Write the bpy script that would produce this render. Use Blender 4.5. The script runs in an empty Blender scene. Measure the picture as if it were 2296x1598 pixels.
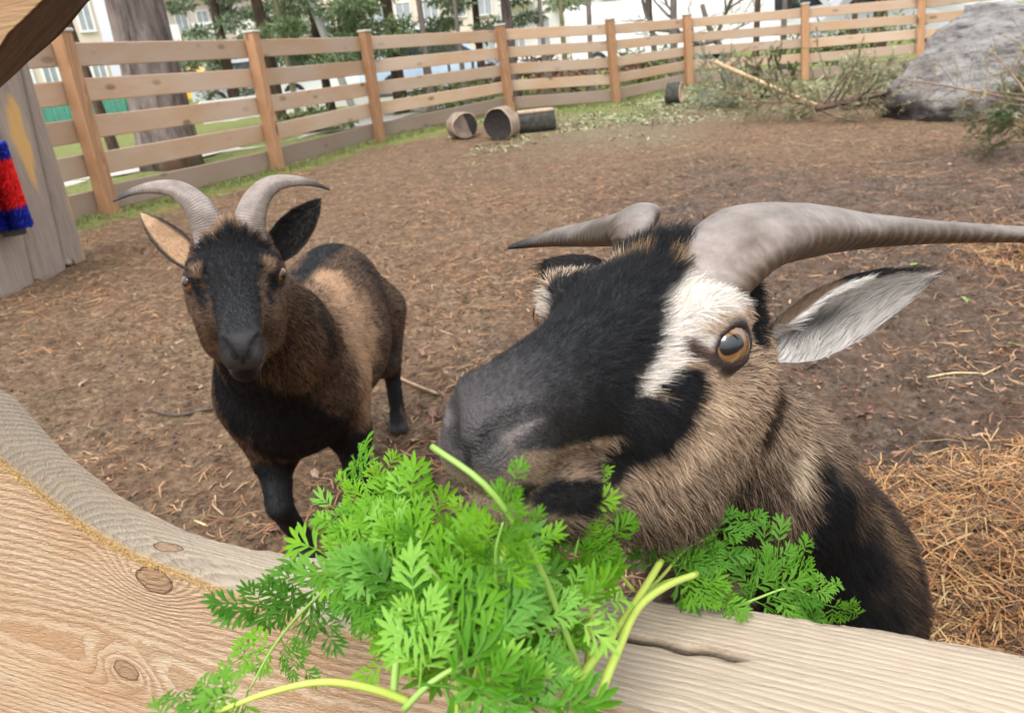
import bpy, math, random
import numpy as np
from mathutils import Vector, Matrix
random.seed(7); rng = np.random.default_rng(7)
scene = bpy.context.scene
R2 = math.radians
# ---------------------------------------------------------------- camera (phone held at about 1.05 m, tilted down 22 deg, rolled 6 deg)
CAM_H = 1.05; FOC = 1724.0; CX, CY = 1148.0, 799.0                # focal length and centre of the 2296 x 1598 picture
_d = np.array([(1600 - CX) / FOC, -(5100 - CY) / FOC, -1.0]); _d /= np.linalg.norm(_d)
_u = -_d; _y = np.array([0, 0, -1.0]); _y -= _u * (_y @ _u); _y /= np.linalg.norm(_y); _x = np.cross(_y, _u)
RW = np.array([_x, _y, _u])                                      # camera axes -> world axes
CAMP = np.array([0, 0, CAM_H])
cam_data = bpy.data.cameras.new('camera'); cam = bpy.data.objects.new('camera', cam_data)
scene.collection.objects.link(cam); scene.camera = cam
M4 = np.eye(4); M4[:3, :3] = RW; M4[:3, 3] = CAMP
cam.matrix_world = Matrix(M4.tolist())
cam_data.sensor_width = 36; cam_data.lens = 36 * FOC / 2296; cam_data.clip_start = .02; cam_data.clip_end = 600
cam_data.dof.use_dof = True; cam_data.dof.focus_distance = .66; cam_data.dof.aperture_fstop = 13.0
# ---------------------------------------------------------------- overcast daylight
world = bpy.data.worlds.new('World'); scene.world = world; world.use_nodes = True
SUN_EL, SUN_AZ = 52.0, 205.0
wn = world.node_tree; bg = wn.nodes['Background']
sky = wn.nodes.new('ShaderNodeTexSky'); sky.sky_type = 'NISHITA'; sky.sun_disc = False
sky.sun_elevation = R2(SUN_EL); sky.sun_rotation = R2(SUN_AZ); sky.dust_density = 6; sky.air_density = 1.0; sky.ozone_density = .6
hsv = wn.nodes.new('ShaderNodeHueSaturation'); hsv.inputs['Saturation'].default_value = .22   # cloud cover greys the sky
deck = wn.nodes.new('ShaderNodeMix'); deck.data_type = 'RGBA'; deck.inputs[0].default_value = .82; deck.inputs[7].default_value = (6.0, 6.15, 6.4, 1)   # unbroken pale cloud deck
cn = wn.nodes.new('ShaderNodeTexNoise'); cn.inputs['Scale'].default_value = 2.2; cn.inputs['Detail'].default_value = 5
cr = wn.nodes.new('ShaderNodeMapRange'); cr.inputs[3].default_value = .70; cr.inputs[4].default_value = .95; wn.links.new(cn.outputs[0], cr.inputs[0]); wn.links.new(cr.outputs[0], deck.inputs[0])
wn.links.new(sky.outputs[0], hsv.inputs['Color']); wn.links.new(hsv.outputs[0], deck.inputs[6]); 
tc = wn.nodes.new('ShaderNodeTexCoord'); sz = wn.nodes.new('ShaderNodeSeparateXYZ'); wn.links.new(tc.outputs['Generated'], sz.inputs[0]); ov = wn.nodes.new('ShaderNodeMapRange')   # an overcast sky is brightest overhead
ov.inputs[1].default_value = 0; ov.inputs[2].default_value = 1; ov.inputs[3].default_value = .72; ov.inputs[4].default_value = 1.75; wn.links.new(sz.outputs[2], ov.inputs[0])
vm = wn.nodes.new('ShaderNodeVectorMath'); vm.operation = 'SCALE'; wn.links.new(deck.outputs[2], vm.inputs[0]); wn.links.new(ov.outputs[0], vm.inputs['Scale']); wn.links.new(vm.outputs[0], bg.inputs[0]); bg.inputs[1].default_value = .13
sd = bpy.data.lights.new('sun', 'SUN'); sd.energy = 1.5; sd.angle = R2(28); sd.color = (1, .965, .92)
sun = bpy.data.objects.new('sun', sd); scene.collection.objects.link(sun)
_az, _el = R2(SUN_AZ), R2(SUN_EL)
_sv = Vector((math.sin(_az) * math.cos(_el), math.cos(_az) * math.cos(_el), math.sin(_el)))
sun.rotation_euler = (-_sv).to_track_quat('-Z', 'Y').to_euler()
scene.view_settings.view_transform = 'Standard'; scene.view_settings.look = 'None'
scene.view_settings.exposure = .90; scene.view_settings.gamma = 1; scene.view_settings.use_curve_mapping = False
scene.render.engine = 'CYCLES'
cy = scene.cycles; cy.use_denoising = True; cy.use_adaptive_sampling = True; cy.adaptive_threshold = .02
cy.max_bounces = 6; cy.diffuse_bounces = 3; cy.glossy_bounces = 2; cy.transmission_bounces = 3; cy.transparent_max_bounces = 6
try: scene.cycles_curves.shape = 'RIBBONS'
except Exception: pass
# ---------------------------------------------------------------- helpers
def ray(px, py): return RW @ np.array([(px - CX) / FOC, -(py - CY) / FOC, -1.0])
def at(px, py, t): return CAMP + ray(px, py) * t                  # the point t metres down the optical axis
def onz(px, py, z=0.0): r = ray(px, py); return CAMP + r * ((z - CAM_H) / r[2])
def ond(px, py, d): r = ray(px, py); return CAMP + r * (d / math.hypot(r[0], r[1]))
def tag(o, label=None, cat=None, group=None, kind=None):
    for k, v in (('label', label), ('category', cat), ('group', group), ('kind', kind)):
        if v: o[k] = v
    return o
def link(o, parent=None):
    scene.collection.objects.link(o)
    if parent is not None: o.parent = parent
    return o
def empty(name, loc=(0, 0, 0), rz=0.0):
    o = bpy.data.objects.new(name, None); o.empty_display_size = .1; o.location = loc; o.rotation_euler = (0, 0, rz)
    return link(o)
def add_mesh(name, V, Fc, mat=None, parent=None, smooth=True, attrs=None):
    """V (n,3), Fc = list of faces, or an (m,k) int array"""
    me = bpy.data.meshes.new(name)
    V = np.asarray(V, np.float32)
    if isinstance(Fc, np.ndarray):
        m, k = Fc.shape
        me.vertices.add(len(V)); me.vertices.foreach_set('co', V.ravel())
        me.loops.add(m * k); me.loops.foreach_set('vertex_index', Fc.astype(np.int32).ravel())
        me.polygons.add(m); me.polygons.foreach_set('loop_start', np.arange(0, m * k, k, dtype=np.int32))
        me.update(calc_edges=True)
    else:
        me.from_pydata(V.tolist(), [], Fc); me.update()
    if smooth: me.polygons.foreach_set('use_smooth', np.ones(len(me.polygons), bool))
    for an, av in (attrs or {}).items():
        av = np.asarray(av, np.float32)
        if av.ndim == 1: a = me.attributes.new(an, 'FLOAT', 'POINT'); a.data.foreach_set('value', av)
        else:
            a = me.attributes.new(an, 'FLOAT_COLOR', 'POINT'); c = np.ones((len(av), 4), np.float32); c[:, :3] = av; a.data.foreach_set('color', c.ravel())
    if mat is not None: me.materials.append(getattr(mat, 'm', mat))
    o = bpy.data.objects.new(name, me)
    return link(o, parent)
class Geo:
    """collects shapes that become ONE mesh"""
    def __init__(s): s.v = []; s.f = []; s.n = 0
    def add(s, V, Fc):
        s.f += [[i + s.n for i in f] for f in Fc]; s.v += [tuple(map(float, p)) for p in V]; s.n = len(s.v); return s
    def box(s, c, d, X=(1, 0, 0), Y=(0, 1, 0), Z=(0, 0, 1), bev=0.0, taper=1.0):
        c = np.array(c, float); A = [np.array(a, float) for a in (X, Y, Z)]; h = np.array(d, float) / 2
        b = min(bev, h.min() * .9)
        if b <= 0:
            P = [c + A[0]*h[0]*i*(taper if k > 0 else 1) + A[1]*h[1]*j*(taper if k > 0 else 1) + A[2]*h[2]*k for k in (-1, 1) for j in (-1, 1) for i in (-1, 1)]
            return s.add(P, [(0, 2, 3, 1), (4, 5, 7, 6), (0, 1, 5, 4), (2, 6, 7, 3), (0, 4, 6, 2), (1, 3, 7, 5)])
        # chamfered along the long edges and ends: octagon-ish section prism
        V = []; sec = [(-h[0]+b, -h[1]), (h[0]-b, -h[1]), (h[0], -h[1]+b), (h[0], h[1]-b), (h[0]-b, h[1]), (-h[0]+b, h[1]), (-h[0], h[1]-b), (-h[0], -h[1]+b)]
        for z, k in ((-h[2], 1 - b/h[:2].max()), (-h[2]+b, 1), (h[2]-b, 1), (h[2], 1 - b/h[:2].max())):
            V += [c + A[0]*x*k + A[1]*y*k + A[2]*z for x, y in sec]
        Fc = [tuple(range(7, -1, -1)), tuple(range(24, 32))]
        for r in range(3):
            for i in range(8): Fc.append((r*8+i, r*8+(i+1) % 8, r*8+8+(i+1) % 8, r*8+8+i))
        return s.add(V, Fc)
    def tube(s, P, rad, n=8, caps=True, squash=None):
        V, Fc = tube_geo(P, rad, n, caps, squash); return s.add(V, Fc)
    def build(s, name, mat=None, parent=None, smooth=False): return add_mesh(name, s.v, s.f, mat, parent, smooth)
def frames(P, u0=None):
    P = np.asarray(P, float); T = np.gradient(P, axis=0); T /= np.linalg.norm(T, axis=1)[:, None] + 1e-12
    u = np.cross(T[0], (0, 0, 1.0)) if u0 is None else np.array(u0, float) - T[0] * (np.array(u0, float) @ T[0])
    if np.linalg.norm(u) < 1e-3: u = np.cross(T[0], (0, 1.0, 0))
    u /= np.linalg.norm(u); U = [u]
    for i in range(1, len(P)):
        u = U[-1] - T[i] * (U[-1] @ T[i]); U.append(u / (np.linalg.norm(u) + 1e-12))
    U = np.array(U); return P, T, U, np.cross(T, U)
def tube_geo(P, rad, n=8, caps=True, squash=None, rfn=None, u0=None):
    P, T, U, W = frames(P, u0); rad = np.broadcast_to(np.asarray(rad, float), (len(P),))
    a = np.arange(n) * 2 * np.pi / n; V = []
    for i in range(len(P)):
        r = np.full(n, rad[i]) if rfn is None else rad[i] * rfn(i / (len(P) - 1), a)
        k = 1.0 if squash is None else squash
        V.append(P[i] + (np.cos(a) * r)[:, None] * U[i] + (np.sin(a) * r * k)[:, None] * W[i])
    V = np.concatenate(V); Fc = []
    for i in range(len(P) - 1):
        for j in range(n): Fc.append((i*n + j, i*n + (j+1) % n, (i+1)*n + (j+1) % n, (i+1)*n + j))
    if caps: Fc += [tuple(range(n - 1, -1, -1)), tuple(range((len(P) - 1)*n, len(P)*n))]
    return V, Fc
def spline(P, n):
    """Catmull-Rom through P, n samples"""
    P = np.asarray(P, float); d = np.r_[0, np.cumsum(np.linalg.norm(np.diff(P, axis=0), axis=1))]
    t = np.linspace(0, d[-1], n); m = np.gradient(P, d, axis=0)
    i = np.clip(np.searchsorted(d, t) - 1, 0, len(P) - 2); h = (d[i+1] - d[i])[:, None]; s = ((t - d[i])[:, None]) / h
    return (2*s**3 - 3*s**2 + 1)*P[i] + (s**3 - 2*s**2 + s)*h*m[i] + (-2*s**3 + 3*s**2)*P[i+1] + (s**3 - s**2)*h*m[i+1]
_hash = rng.integers(0, 2**31, 4096)
def vnoise(p, seed=0):
    """value noise in 3-D, about -1..1"""
    p = np.asarray(p, float); i = np.floor(p).astype(np.int64); f = p - i; f = f*f*(3 - 2*f); out = 0
    for a in (0, 1):
        for b in (0, 1):
            for c in (0, 1):
                hh = ((i[:, 0]+a)*73856093 ^ (i[:, 1]+b)*19349663 ^ (i[:, 2]+c)*83492791 ^ seed*2654435) & 4095
                out = out + (_hash[hh] / 2**30 - 1) * np.where(a, f[:, 0], 1-f[:, 0]) * np.where(b, f[:, 1], 1-f[:, 1]) * np.where(c, f[:, 2], 1-f[:, 2])
    return out
def fbm(p, o=4, seed=0): return sum(vnoise(np.asarray(p) * 2.03**k, seed + k) * .5**k for k in range(o))
# ---- materials
class NM:
    """tiny node-graph helper"""
    def __init__(s, name):
        s.m = bpy.data.materials.new(name); s.m.use_nodes = True; s.t = s.m.node_tree; s.b = s.t.nodes['Principled BSDF']; s.x = 0
    def n(s, typ, ins=None, **kw):
        nd = s.t.nodes.new(typ); s.x += 1; nd.location = (s.x * -60, s.x * 20)
        for k, v in kw.items(): setattr(nd, k, v)
        for k, v in (ins or {}).items():
            if isinstance(v, bpy.types.NodeSocket): s.t.links.new(v, nd.inputs[k])
            else: nd.inputs[k].default_value = v
        return nd
    def set(s, **kw):
        for k, v in kw.items():
            k = {'color': 'Base Color', 'rough': 'Roughness', 'metal': 'Metallic', 'spec': 'Specular IOR Level', 'normal': 'Normal', 'alpha': 'Alpha', 'trans': 'Transmission Weight', 'ior': 'IOR', 'coat': 'Coat Weight', 'sheen': 'Sheen Weight', 'subs': 'Subsurface Weight', 'emis': 'Emission Color', 'emis_s': 'Emission Strength'}[k]
            if isinstance(v, bpy.types.NodeSocket): s.t.links.new(v, s.b.inputs[k])
            else: s.b.inputs[k].default_value = (*v, 1) if isinstance(v, tuple) and len(v) == 3 else v
        return s
    def coord(s, kind='Object'): return s.n('ShaderNodeTexCoord').outputs[kind]
    def mapping(s, vec, scale=(1, 1, 1), rot=(0, 0, 0), loc=(0, 0, 0)): return s.n('ShaderNodeMapping', {'Vector': vec, 'Scale': scale, 'Rotation': rot, 'Location': loc}).outputs[0]
    def noise(s, vec, scale, detail=4, rough=.55, dist=0.0): return s.n('ShaderNodeTexNoise', {'Vector': vec, 'Scale': scale, 'Detail': detail, 'Roughness': rough, 'Distortion': dist}).outputs[0]
    def vor(s, vec, scale, out='Distance', feature='F1'): return s.n('ShaderNodeTexVoronoi', {'Vector': vec, 'Scale': scale}, feature=feature).outputs[out]
    def ramp(s, fac, stops, interp='LINEAR'):
        r = s.n('ShaderNodeValToRGB', {'Fac': fac}); e = r.color_ramp.elements; r.color_ramp.interpolation = interp
        while len(e) < len(stops): e.new(.5)
        for el, (p, c) in zip(e, stops): el.position = p; el.color = (*c, 1) if len(c) == 3 else c
        return r.outputs[0]
    def mix(s, fac, a, b, mode='MIX'):
        r = s.n('ShaderNodeMix', data_type='RGBA', blend_type=mode)
        for k, v in ((0, fac), (6, a), (7, b)):
            if isinstance(v, bpy.types.NodeSocket): s.t.links.new(v, r.inputs[k])
            else: r.inputs[k].default_value = (*v, 1) if isinstance(v, tuple) and len(v) == 3 else v
        return r.outputs[2]
    def math(s, op, a, b=0.0, c=0.0):
        r = s.n('ShaderNodeMath', operation=op)
        for i, v in enumerate((a, b, c)):
            if isinstance(v, bpy.types.NodeSocket): s.t.links.new(v, r.inputs[i])
            else: r.inputs[i].default_value = v
        return r.outputs[0]
    def attr(s, name, out='Color'): return s.n('ShaderNodeAttribute', attribute_name=name).outputs[out]
    def bump(s, h, strength=.4, dist=.01): s.set(normal=s.n('ShaderNodeBump', {'Height': h, 'Strength': strength, 'Distance': dist}).outputs[0]); return s
    def rnd(s): return s.n('ShaderNodeObjectInfo').outputs['Random']
def flat(name, col, rough=.7, var=.25, scale=8, **kw):
    """a plain colour broken up by noise"""
    m = NM(name); c = m.coord(); nz = m.noise(c, scale, 5)
    a = tuple(x * (1 - var) for x in col); b = tuple(min(1, x * (1 + var)) for x in col)
    m.set(color=m.ramp(nz, [(.3, a), (.7, b)]), rough=rough, **kw); return m.m
# ---------------------------------------------------------------- implicit-surface modelling (goat bodies)
F32 = np.float32
def smin(a, b, k):
    h = np.clip(0.5 + 0.5 * (b - a) / k, 0, 1)
    return b * (1 - h) + a * h - k * h * (1 - h)
def smax(a, b, k): return -smin(-a, -b, k)
def sd_cone(p, a, b, ra, rb):
    a = np.asarray(a, F32); b = np.asarray(b, F32); ab = b - a
    t = np.clip((p - a) @ ab / max(ab @ ab, 1e-9), 0, 1)
    d = p - a - t[:, None] * ab
    return np.sqrt((d * d).sum(1)) - (ra + (rb - ra) * t)
def sd_ell(p, c, r, rot=None):
    q = p - np.asarray(c, F32)
    if rot is not None: q = q @ np.asarray(rot, F32)          # rot columns = axes
    r = np.asarray(r, F32)
    k0 = np.sqrt(((q / r) ** 2).sum(1)); k1 = np.sqrt(((q / (r * r)) ** 2).sum(1)) + 1e-9
    return k0 * (k0 - 1) / k1
def smooth_interp(x, xs, ys):
    xs = np.asarray(xs, float); ys = np.asarray(ys, float)       # cubic hermite, finite-difference tangents
    m = np.gradient(ys, xs)
    i = np.clip(np.searchsorted(xs, x) - 1, 0, len(xs) - 2)
    h = xs[i + 1] - xs[i]; t = np.clip((x - xs[i]) / h, 0, 1)
    t2 = t * t; t3 = t2 * t
    return ((2*t3 - 3*t2 + 1) * ys[i] + (t3 - 2*t2 + t) * h * m[i] + (-2*t3 + 3*t2) * ys[i+1] + (t3 - t2) * h * m[i+1]).astype(F32)
def sd_loft(p, tab, n=2.3, endr=.012):
    """tab rows: y, ztop, zbot, halfwidth ; sections are super-ellipses across y"""
    tab = np.asarray(tab, float); y = p[:, 1]
    yc = np.clip(y, tab[0, 0], tab[-1, 0])
    zt = smooth_interp(yc, tab[:, 0], tab[:, 1]); zb = smooth_interp(yc, tab[:, 0], tab[:, 2]); w = smooth_interp(yc, tab[:, 0], tab[:, 3])
    zc = (zt + zb) / 2; h = (zt - zb) / 2
    r = ((np.abs(p[:, 0]) / w) ** n + (np.abs(p[:, 2] - zc) / h) ** n) ** (1.0 / n)
    d = (r - 1) * np.minimum(w, h)
    e = np.maximum(tab[0, 0] - y, y - tab[-1, 0]) + endr
    return smax(d, e - endr, endr)
def goat_head(q, o, my=1.0, mx=1.0):
    if mx != 1.0: k_ = 1 + (1 / mx - 1) * np.clip((q[:, 1] - .0) / .07, 0, 1); q = np.stack([q[:, 0] * k_, q[:, 1], q[:, 2]], 1).astype(F32)   # slimmer muzzle
    """canonical goat head: x right, y towards the nose, z up; o = tweaks"""
    if my != 1.0: q = np.stack([q[:, 0], np.where(q[:, 1] > .02, .02 + (q[:, 1] - .02) / my, q[:, 1]), q[:, 2]], 1)   # muzzle length
    ax = np.abs(q[:, 0]); m = np.stack([ax, q[:, 1], q[:, 2]], 1)
    up = sd_loft(q, o['face'], 2.25, .010)
    jaw = sd_loft(q, o['jaw'], 2.2, .010)
    d = smin(up, jaw, .014)
    d = smin(d, sd_ell(m, o['cheek'], o['cheek_r']), .022)                       # masseter
    ec = np.asarray(o['eye'], F32)
    d = smin(d, sd_ell(m, (.034, .012, -.018), (.021, .050, .030)), .024)          # cheekbone
    d = smin(d, sd_ell(m, (.036, -.052, -.005), (.023, .040, .045)), .022)         # side of the skull
    d = smin(d, sd_ell(m, ec + np.array([-.010, -.003, .004], F32), (.018, .028, .023)), .016)   # orbit
    d = smin(d, sd_cone(m, ec + np.array([-.004, .016, .017], F32), ec + np.array([-.003, -.020, .016], F32), .008, .008), .010)  # brow
    # eyelids
    axis = np.asarray(o['eye_axis'], float); axis /= np.linalg.norm(axis)
    fw = np.array([0, 1, -.28]); fw -= axis * (fw @ axis); fw /= np.linalg.norm(fw); upv = np.cross(axis, fw); upv *= np.sign(upv[2])
    rot = np.stack([axis, fw, upv], 1)
    d = smin(d, sd_ell(m, ec, (.0168,) * 3), .006)
    d = smax(d, -sd_ell(m, ec + axis * .0145, (.0125, .0124, .0091), rot), .0022)
    d = smax(d, -sd_cone(m, ec + axis * .0135 + fw * .012 - upv * .001, ec + axis * .0085 + fw * .022 - upv * .004, .0022, .0012), .0025)  # tear duct
    # lips, nose pad, nostrils, mouth
    d = smin(d, sd_ell(m, (.012, .150, -.028), (.017, .020, .017)), .010)
    d = smin(d, sd_ell(m, (.0, .160, -.014), (.016, .012, .014)), .008)
    d = smin(d, sd_ell(m, (.0185, .149, -.006), (.0095, .017, .0095)), .006)     # nostril wing
    for a, b, ra, rb in (((.007, .172, -.021), (.0130, .169, -.012), .0024, .0036), ((.0130, .169, -.012), (.0225, .162, -.0045), .0042, .0042), ((.0225, .162, -.0045), (.0295, .148, -.003), .0038, .0018)):
        d = smax(d, -sd_cone(m, a, b, ra, rb), .0022)
    d = smax(d, -sd_cone(m, (0, .178, -.022), (0, .168, -.044), .0018, .0015), .002)   # philtrum
    for a, b in zip(o['mouth'][:-1], o['mouth'][1:]):
        d = smax(d, -sd_cone(m, a, b, .0020, .0020), .003)
    # temple hollow and poll
    d = smin(d, sd_ell(q, (0, -.062, .050), (.046, .030, .026)), .02)
    return d
HEAD0 = dict(
    face=[(-.125, .022, -.045, .034), (-.105, .046, -.055, .045), (-.075, .060, -.058, .052), (-.045, .066, -.055, .052), (-.01, .062, -.048, .049), (.025, .050, -.042, .043),
          (.06, .035, -.038, .036), (.095, .024, -.037, .031), (.125, .016, -.040, .029), (.148, .008, -.042, .0275), (.162, .001, -.040, .022), (.171, -.008, -.033, .014)],
    jaw=[(-.085, -.035, -.088, .030), (-.06, -.03, -.100, .040), (-.03, -.03, -.104, .042), (.005, -.03, -.099, .039), (.04, -.035, -.094, .034), (.08, -.042, -.083, .027),
         (.115, -.042, -.074, .0225), (.138, -.044, -.070, .019), (.152, -.047, -.061, .012)],
    cheek=(.032, -.025, -.052), cheek_r=(.024, .047, .044),
    eye=(.054, 0, .022), eye_axis=(.86, .42, .12),
    mouth=[(0, .172, -.046), (.012, .165, -.047), (.022, .145, -.046), (.029, .115, -.043), (.031, .096, -.040)])

def surface_nets(fn, lo, hi, h, iters=2):
    """sparse naive surface nets of fn over a box; returns verts, quads (numpy)"""
    lo = np.asarray(lo, float); B = 6
    nb = np.maximum(1, np.ceil((np.asarray(hi, float) - lo) / (h * B)).astype(int))
    g = np.stack(np.meshgrid(*[np.arange(n) for n in nb], indexing='ij'), -1).reshape(-1, 3)
    ctr = (lo + (g + .5) * h * B).astype(F32)
    act = g[np.abs(fn(ctr)) < h * B * 1.45]
    n = nb * B + 1
    f = np.full(n, 1.0, F32)
    loc = np.stack(np.meshgrid(*[np.arange(B + 1)] * 3, indexing='ij'), -1).reshape(-1, 3)
    ids = (act[:, None, :] * B + loc[None]).reshape(-1, 3)
    flat = np.unique(np.ravel_multi_index(ids.T, n))
    ijk = np.stack(np.unravel_index(flat, n), 1)
    val = np.concatenate([fn((lo + c * h).astype(F32)) for c in np.array_split(ijk, max(1, len(ijk) // 400000))])
    known = np.zeros(n, bool); f.ravel()[flat] = val; known.ravel()[flat] = True
    cl = (act[:, None, :] * B + np.stack(np.meshgrid(*[np.arange(B)] * 3, indexing='ij'), -1).reshape(-1, 3)[None]).reshape(-1, 3)
    corners = [(a, b, c) for a in (0, 1) for b in (0, 1) for c in (0, 1)]
    fv = np.stack([f[cl[:, 0] + a, cl[:, 1] + b, cl[:, 2] + c] for a, b, c in corners], 1)
    mix = (fv < 0).any(1) & (fv >= 0).any(1)
    cl = cl[mix]; fv = fv[mix]
    acc = np.zeros((len(cl), 3)); cnt = np.zeros(len(cl))
    for i, ci in enumerate(corners):
        for j, cj in enumerate(corners):
            if j > i and sum(abs(a - b) for a, b in zip(ci, cj)) == 1:
                s = (fv[:, i] < 0) != (fv[:, j] < 0)
                t = np.where(s, fv[:, i] / np.where(s, fv[:, i] - fv[:, j], 1), 0)
                acc += np.where(s[:, None], np.array(ci) + t[:, None] * (np.array(cj) - np.array(ci)), 0); cnt += s
    V = lo + (cl + acc / cnt[:, None]) * h
    idx = np.full(n, -1, np.int32); idx[cl[:, 0], cl[:, 1], cl[:, 2]] = np.arange(len(cl))
    quads = []
    for ax in range(3):
        o = [0, 0, 0]; o[ax] = 1; u = [(1, 2), (2, 0), (0, 1)][ax]
        c0 = cl; a = f[c0[:, 0], c0[:, 1], c0[:, 2]]; b = f[c0[:, 0] + o[0], c0[:, 1] + o[1], c0[:, 2] + o[2]]
        s = ((a < 0) != (b < 0)) & (c0[:, u[0]] > 0) & (c0[:, u[1]] > 0)
        c = c0[s]; neg = a[s] < 0
        def I(du, dv):
            k = c.copy(); k[:, u[0]] -= du; k[:, u[1]] -= dv; return idx[k[:, 0], k[:, 1], k[:, 2]]
        q = np.stack([I(0, 0), I(1, 0), I(1, 1), I(0, 1)], 1)
        q = np.where(neg[:, None], q[:, ::1], q[:, ::-1]); quads.append(q[(q >= 0).all(1)])
    Q = np.concatenate(quads)
    for _ in range(iters):                                        # relax
        E = np.concatenate([Q[:, [0, 1]], Q[:, [1, 2]], Q[:, [2, 3]], Q[:, [3, 0]]])
        S = np.zeros_like(V); k = np.zeros(len(V))
        for d in range(3): S[:, d] = np.bincount(E[:, 0], V[E[:, 1], d], len(V)) + np.bincount(E[:, 1], V[E[:, 0], d], len(V))
        k = np.bincount(E[:, 0], minlength=len(V)) + np.bincount(E[:, 1], minlength=len(V))
        V = V + .55 * (S / np.maximum(k, 1)[:, None] - V)
    return V, Q
# ---------------------------------------------------------------- ground
def sstep(a, b, x): t = np.clip((x - a) / (b - a), 0, 1); return t * t * (3 - 2 * t)
POSTS = [((135, 72), (250, 488), 7.0), ((563, 74), (625, 387), 8.8), ((817, 72), (853, 318), 10.6), ((1120, 58), (1145, 252), 12.3), ((1367, 45), (1382, 232), 12.9), ((1540, 35), (1546, 192), 14.0), ((1805, 10), (1805, 184), 14.4), ((2067, -12), (2062, 163), 14.6)]
PB = [ond(*b, d) for t, b, d in POSTS]; PT = [ond(*t, d) for t, b, d in POSTS]
PB = [PB[0] + (PB[0] - PB[1]) * np.array([1, 1.0, 0])] + PB + [PB[-1] * np.array([1.22, .90, 1]), PB[-1] * np.array([1.42, .78, 1])]
PT = [PT[0] + (PB[0] - PB[1]) * np.array([1, 1, 0])] + PT + [PB[-2] + np.array([0, 0, 1.17]), PB[-1] + np.array([0, 0, 1.2])]
FX = np.array([p[0] for p in PB]); FY = np.array([p[1] for p in PB]); FZ = np.array([p[2] for p in PB])
def fence_y(x): return np.interp(x, FX, FY)
def ground_z(x, y):
    """gently rising to the fence line, trodden mud in the pen"""
    x = np.asarray(x, float); y = np.asarray(y, float); p = np.stack([x, y, 0 * x], -1).reshape(-1, 3)
    base = np.interp(x, FX, FZ) * sstep(4.2, 1.0, fence_y(x) - y).reshape(x.shape)
    n = (.022 * fbm(p * 1.3, 3, 2) + .012 * fbm(p * 6, 3, 4)).reshape(x.shape)
    hay = .055 * np.exp(-(((x - 1.15) / .50)**2 + ((y - 1.18) / .36)**2) * 1.1)
    return base + n * sstep(0, 1.0, y + .3) + hay
_xs = np.concatenate([np.linspace(-90, -9, 16), np.linspace(-8, -2.0, 70), np.linspace(-1.95, 2.6, 230), np.linspace(2.7, 9, 70), np.linspace(10, 90, 16)])
_ys = np.concatenate([np.linspace(-30, -.4, 10), np.linspace(-.3, 3.6, 200), np.linspace(3.63, 8, 130), np.linspace(8.1, 17, 80), np.linspace(18, 160, 26)])
_X, _Y = np.meshgrid(_xs, _ys, indexing='ij'); _Z = ground_z(_X, _Y)
_pp = np.stack([_X, _Y, 0 * _X], -1).reshape(-1, 3); _near = (sstep(9, 4, _Y) * sstep(-.2, .3, _Y))
_mud = (.016 * np.abs(fbm(_pp * 15, 3, 11)) - .010 * np.clip(fbm(_pp * 9, 2, 17), 0, 1)).reshape(_X.shape)
_Z = _Z + _mud * _near * (1 + .9 * sstep(.2, 1.6, _X))
nx, ny = _X.shape; _i = np.arange(nx * ny).reshape(nx, ny)
_Q = np.stack([_i[:-1, :-1], _i[1:, :-1], _i[1:, 1:], _i[:-1, 1:]], -1).reshape(-1, 4)
gm = NM('mud'); co = gm.coord(); wet = gm.attr('wet', 'Fac'); gr = gm.attr('grass', 'Fac'); lit = gm.attr('litter', 'Fac')
n1 = gm.noise(co, 3.2, 6, .65); n2 = gm.noise(co, 30, 8, .78); n3 = gm.noise(gm.mapping(co, (1, 1, 1), (0, 0, .7)), 110, 4, .7)
dry = gm.ramp(n2, [(.34, (.045, .029, .019)), (.46, (.155, .102, .062)), (.58, (.285, .197, .125)), (.72, (.46, .345, .24))])
wetc = gm.ramp(n2, [(.34, (.020, .015, .013)), (.47, (.080, .057, .042)), (.58, (.165, .125, .098)), (.72, (.32, .27, .235))])
n5 = gm.noise(co, 8.5, 7, .8); c = gm.mix(wet, dry, wetc); c = gm.mix(1.0, c, gm.ramp(n5, [(.34, (.50, .48, .47)), (.5, (.95, .95, .95)), (.66, (1.45, 1.42, 1.38))]), 'MULTIPLY'); n4 = gm.noise(co, 55, 4, .75); c = gm.mix(gm.ramp(n4, [(.36, (.85, .85, .85)), (.46, (0, 0, 0))]), c, (.035, .024, .018)); c = gm.mix(gm.ramp(n3, [(.48, (0, 0, 0)), (.75, (.55, .55, .55))]), c, (.30, .185, .105))
c = gm.mix(gm.math('MULTIPLY', gm.ramp(n1, [(.42, (0, 0, 0)), (.62, (1, 1, 1))]), .45), c, (.19, .105, .065))
pale = gm.mix(gm.noise(co, 40, 3), (.13, .105, .065), (.36, .33, .22)); c = gm.mix(gm.math('MULTIPLY', lit, gm.ramp(n2, [(.42, (0, 0, 0)), (.58, (1, 1, 1))])), c, pale)
grc = gm.mix(gm.noise(co, 30, 4), (.10, .14, .03), (.28, .32, .10)); c = gm.mix(gm.math('MULTIPLY', gr, gm.ramp(gm.noise(co, 9, 4), [(.35, (.25, .25, .25)), (.55, (1, 1, 1))])), c, grc)
gm.set(color=c, rough=gm.ramp(gm.mix(wet, (0, 0, 0), n1), [(.3, (.85, .85, .85)), (.6, (.38, .38, .38))]), spec=.15)
gm.bump(gm.math('ADD', gm.math('MULTIPLY', n3, .5), gm.math('ADD', n2, n4)), 1.0, .016)
_fy = fence_y(_X); _dist = _fy - _Y; _nz = fbm(_pp * 1.1, 3, 21).reshape(_X.shape); _nz2 = fbm(_pp * .5, 3, 23).reshape(_X.shape)
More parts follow.
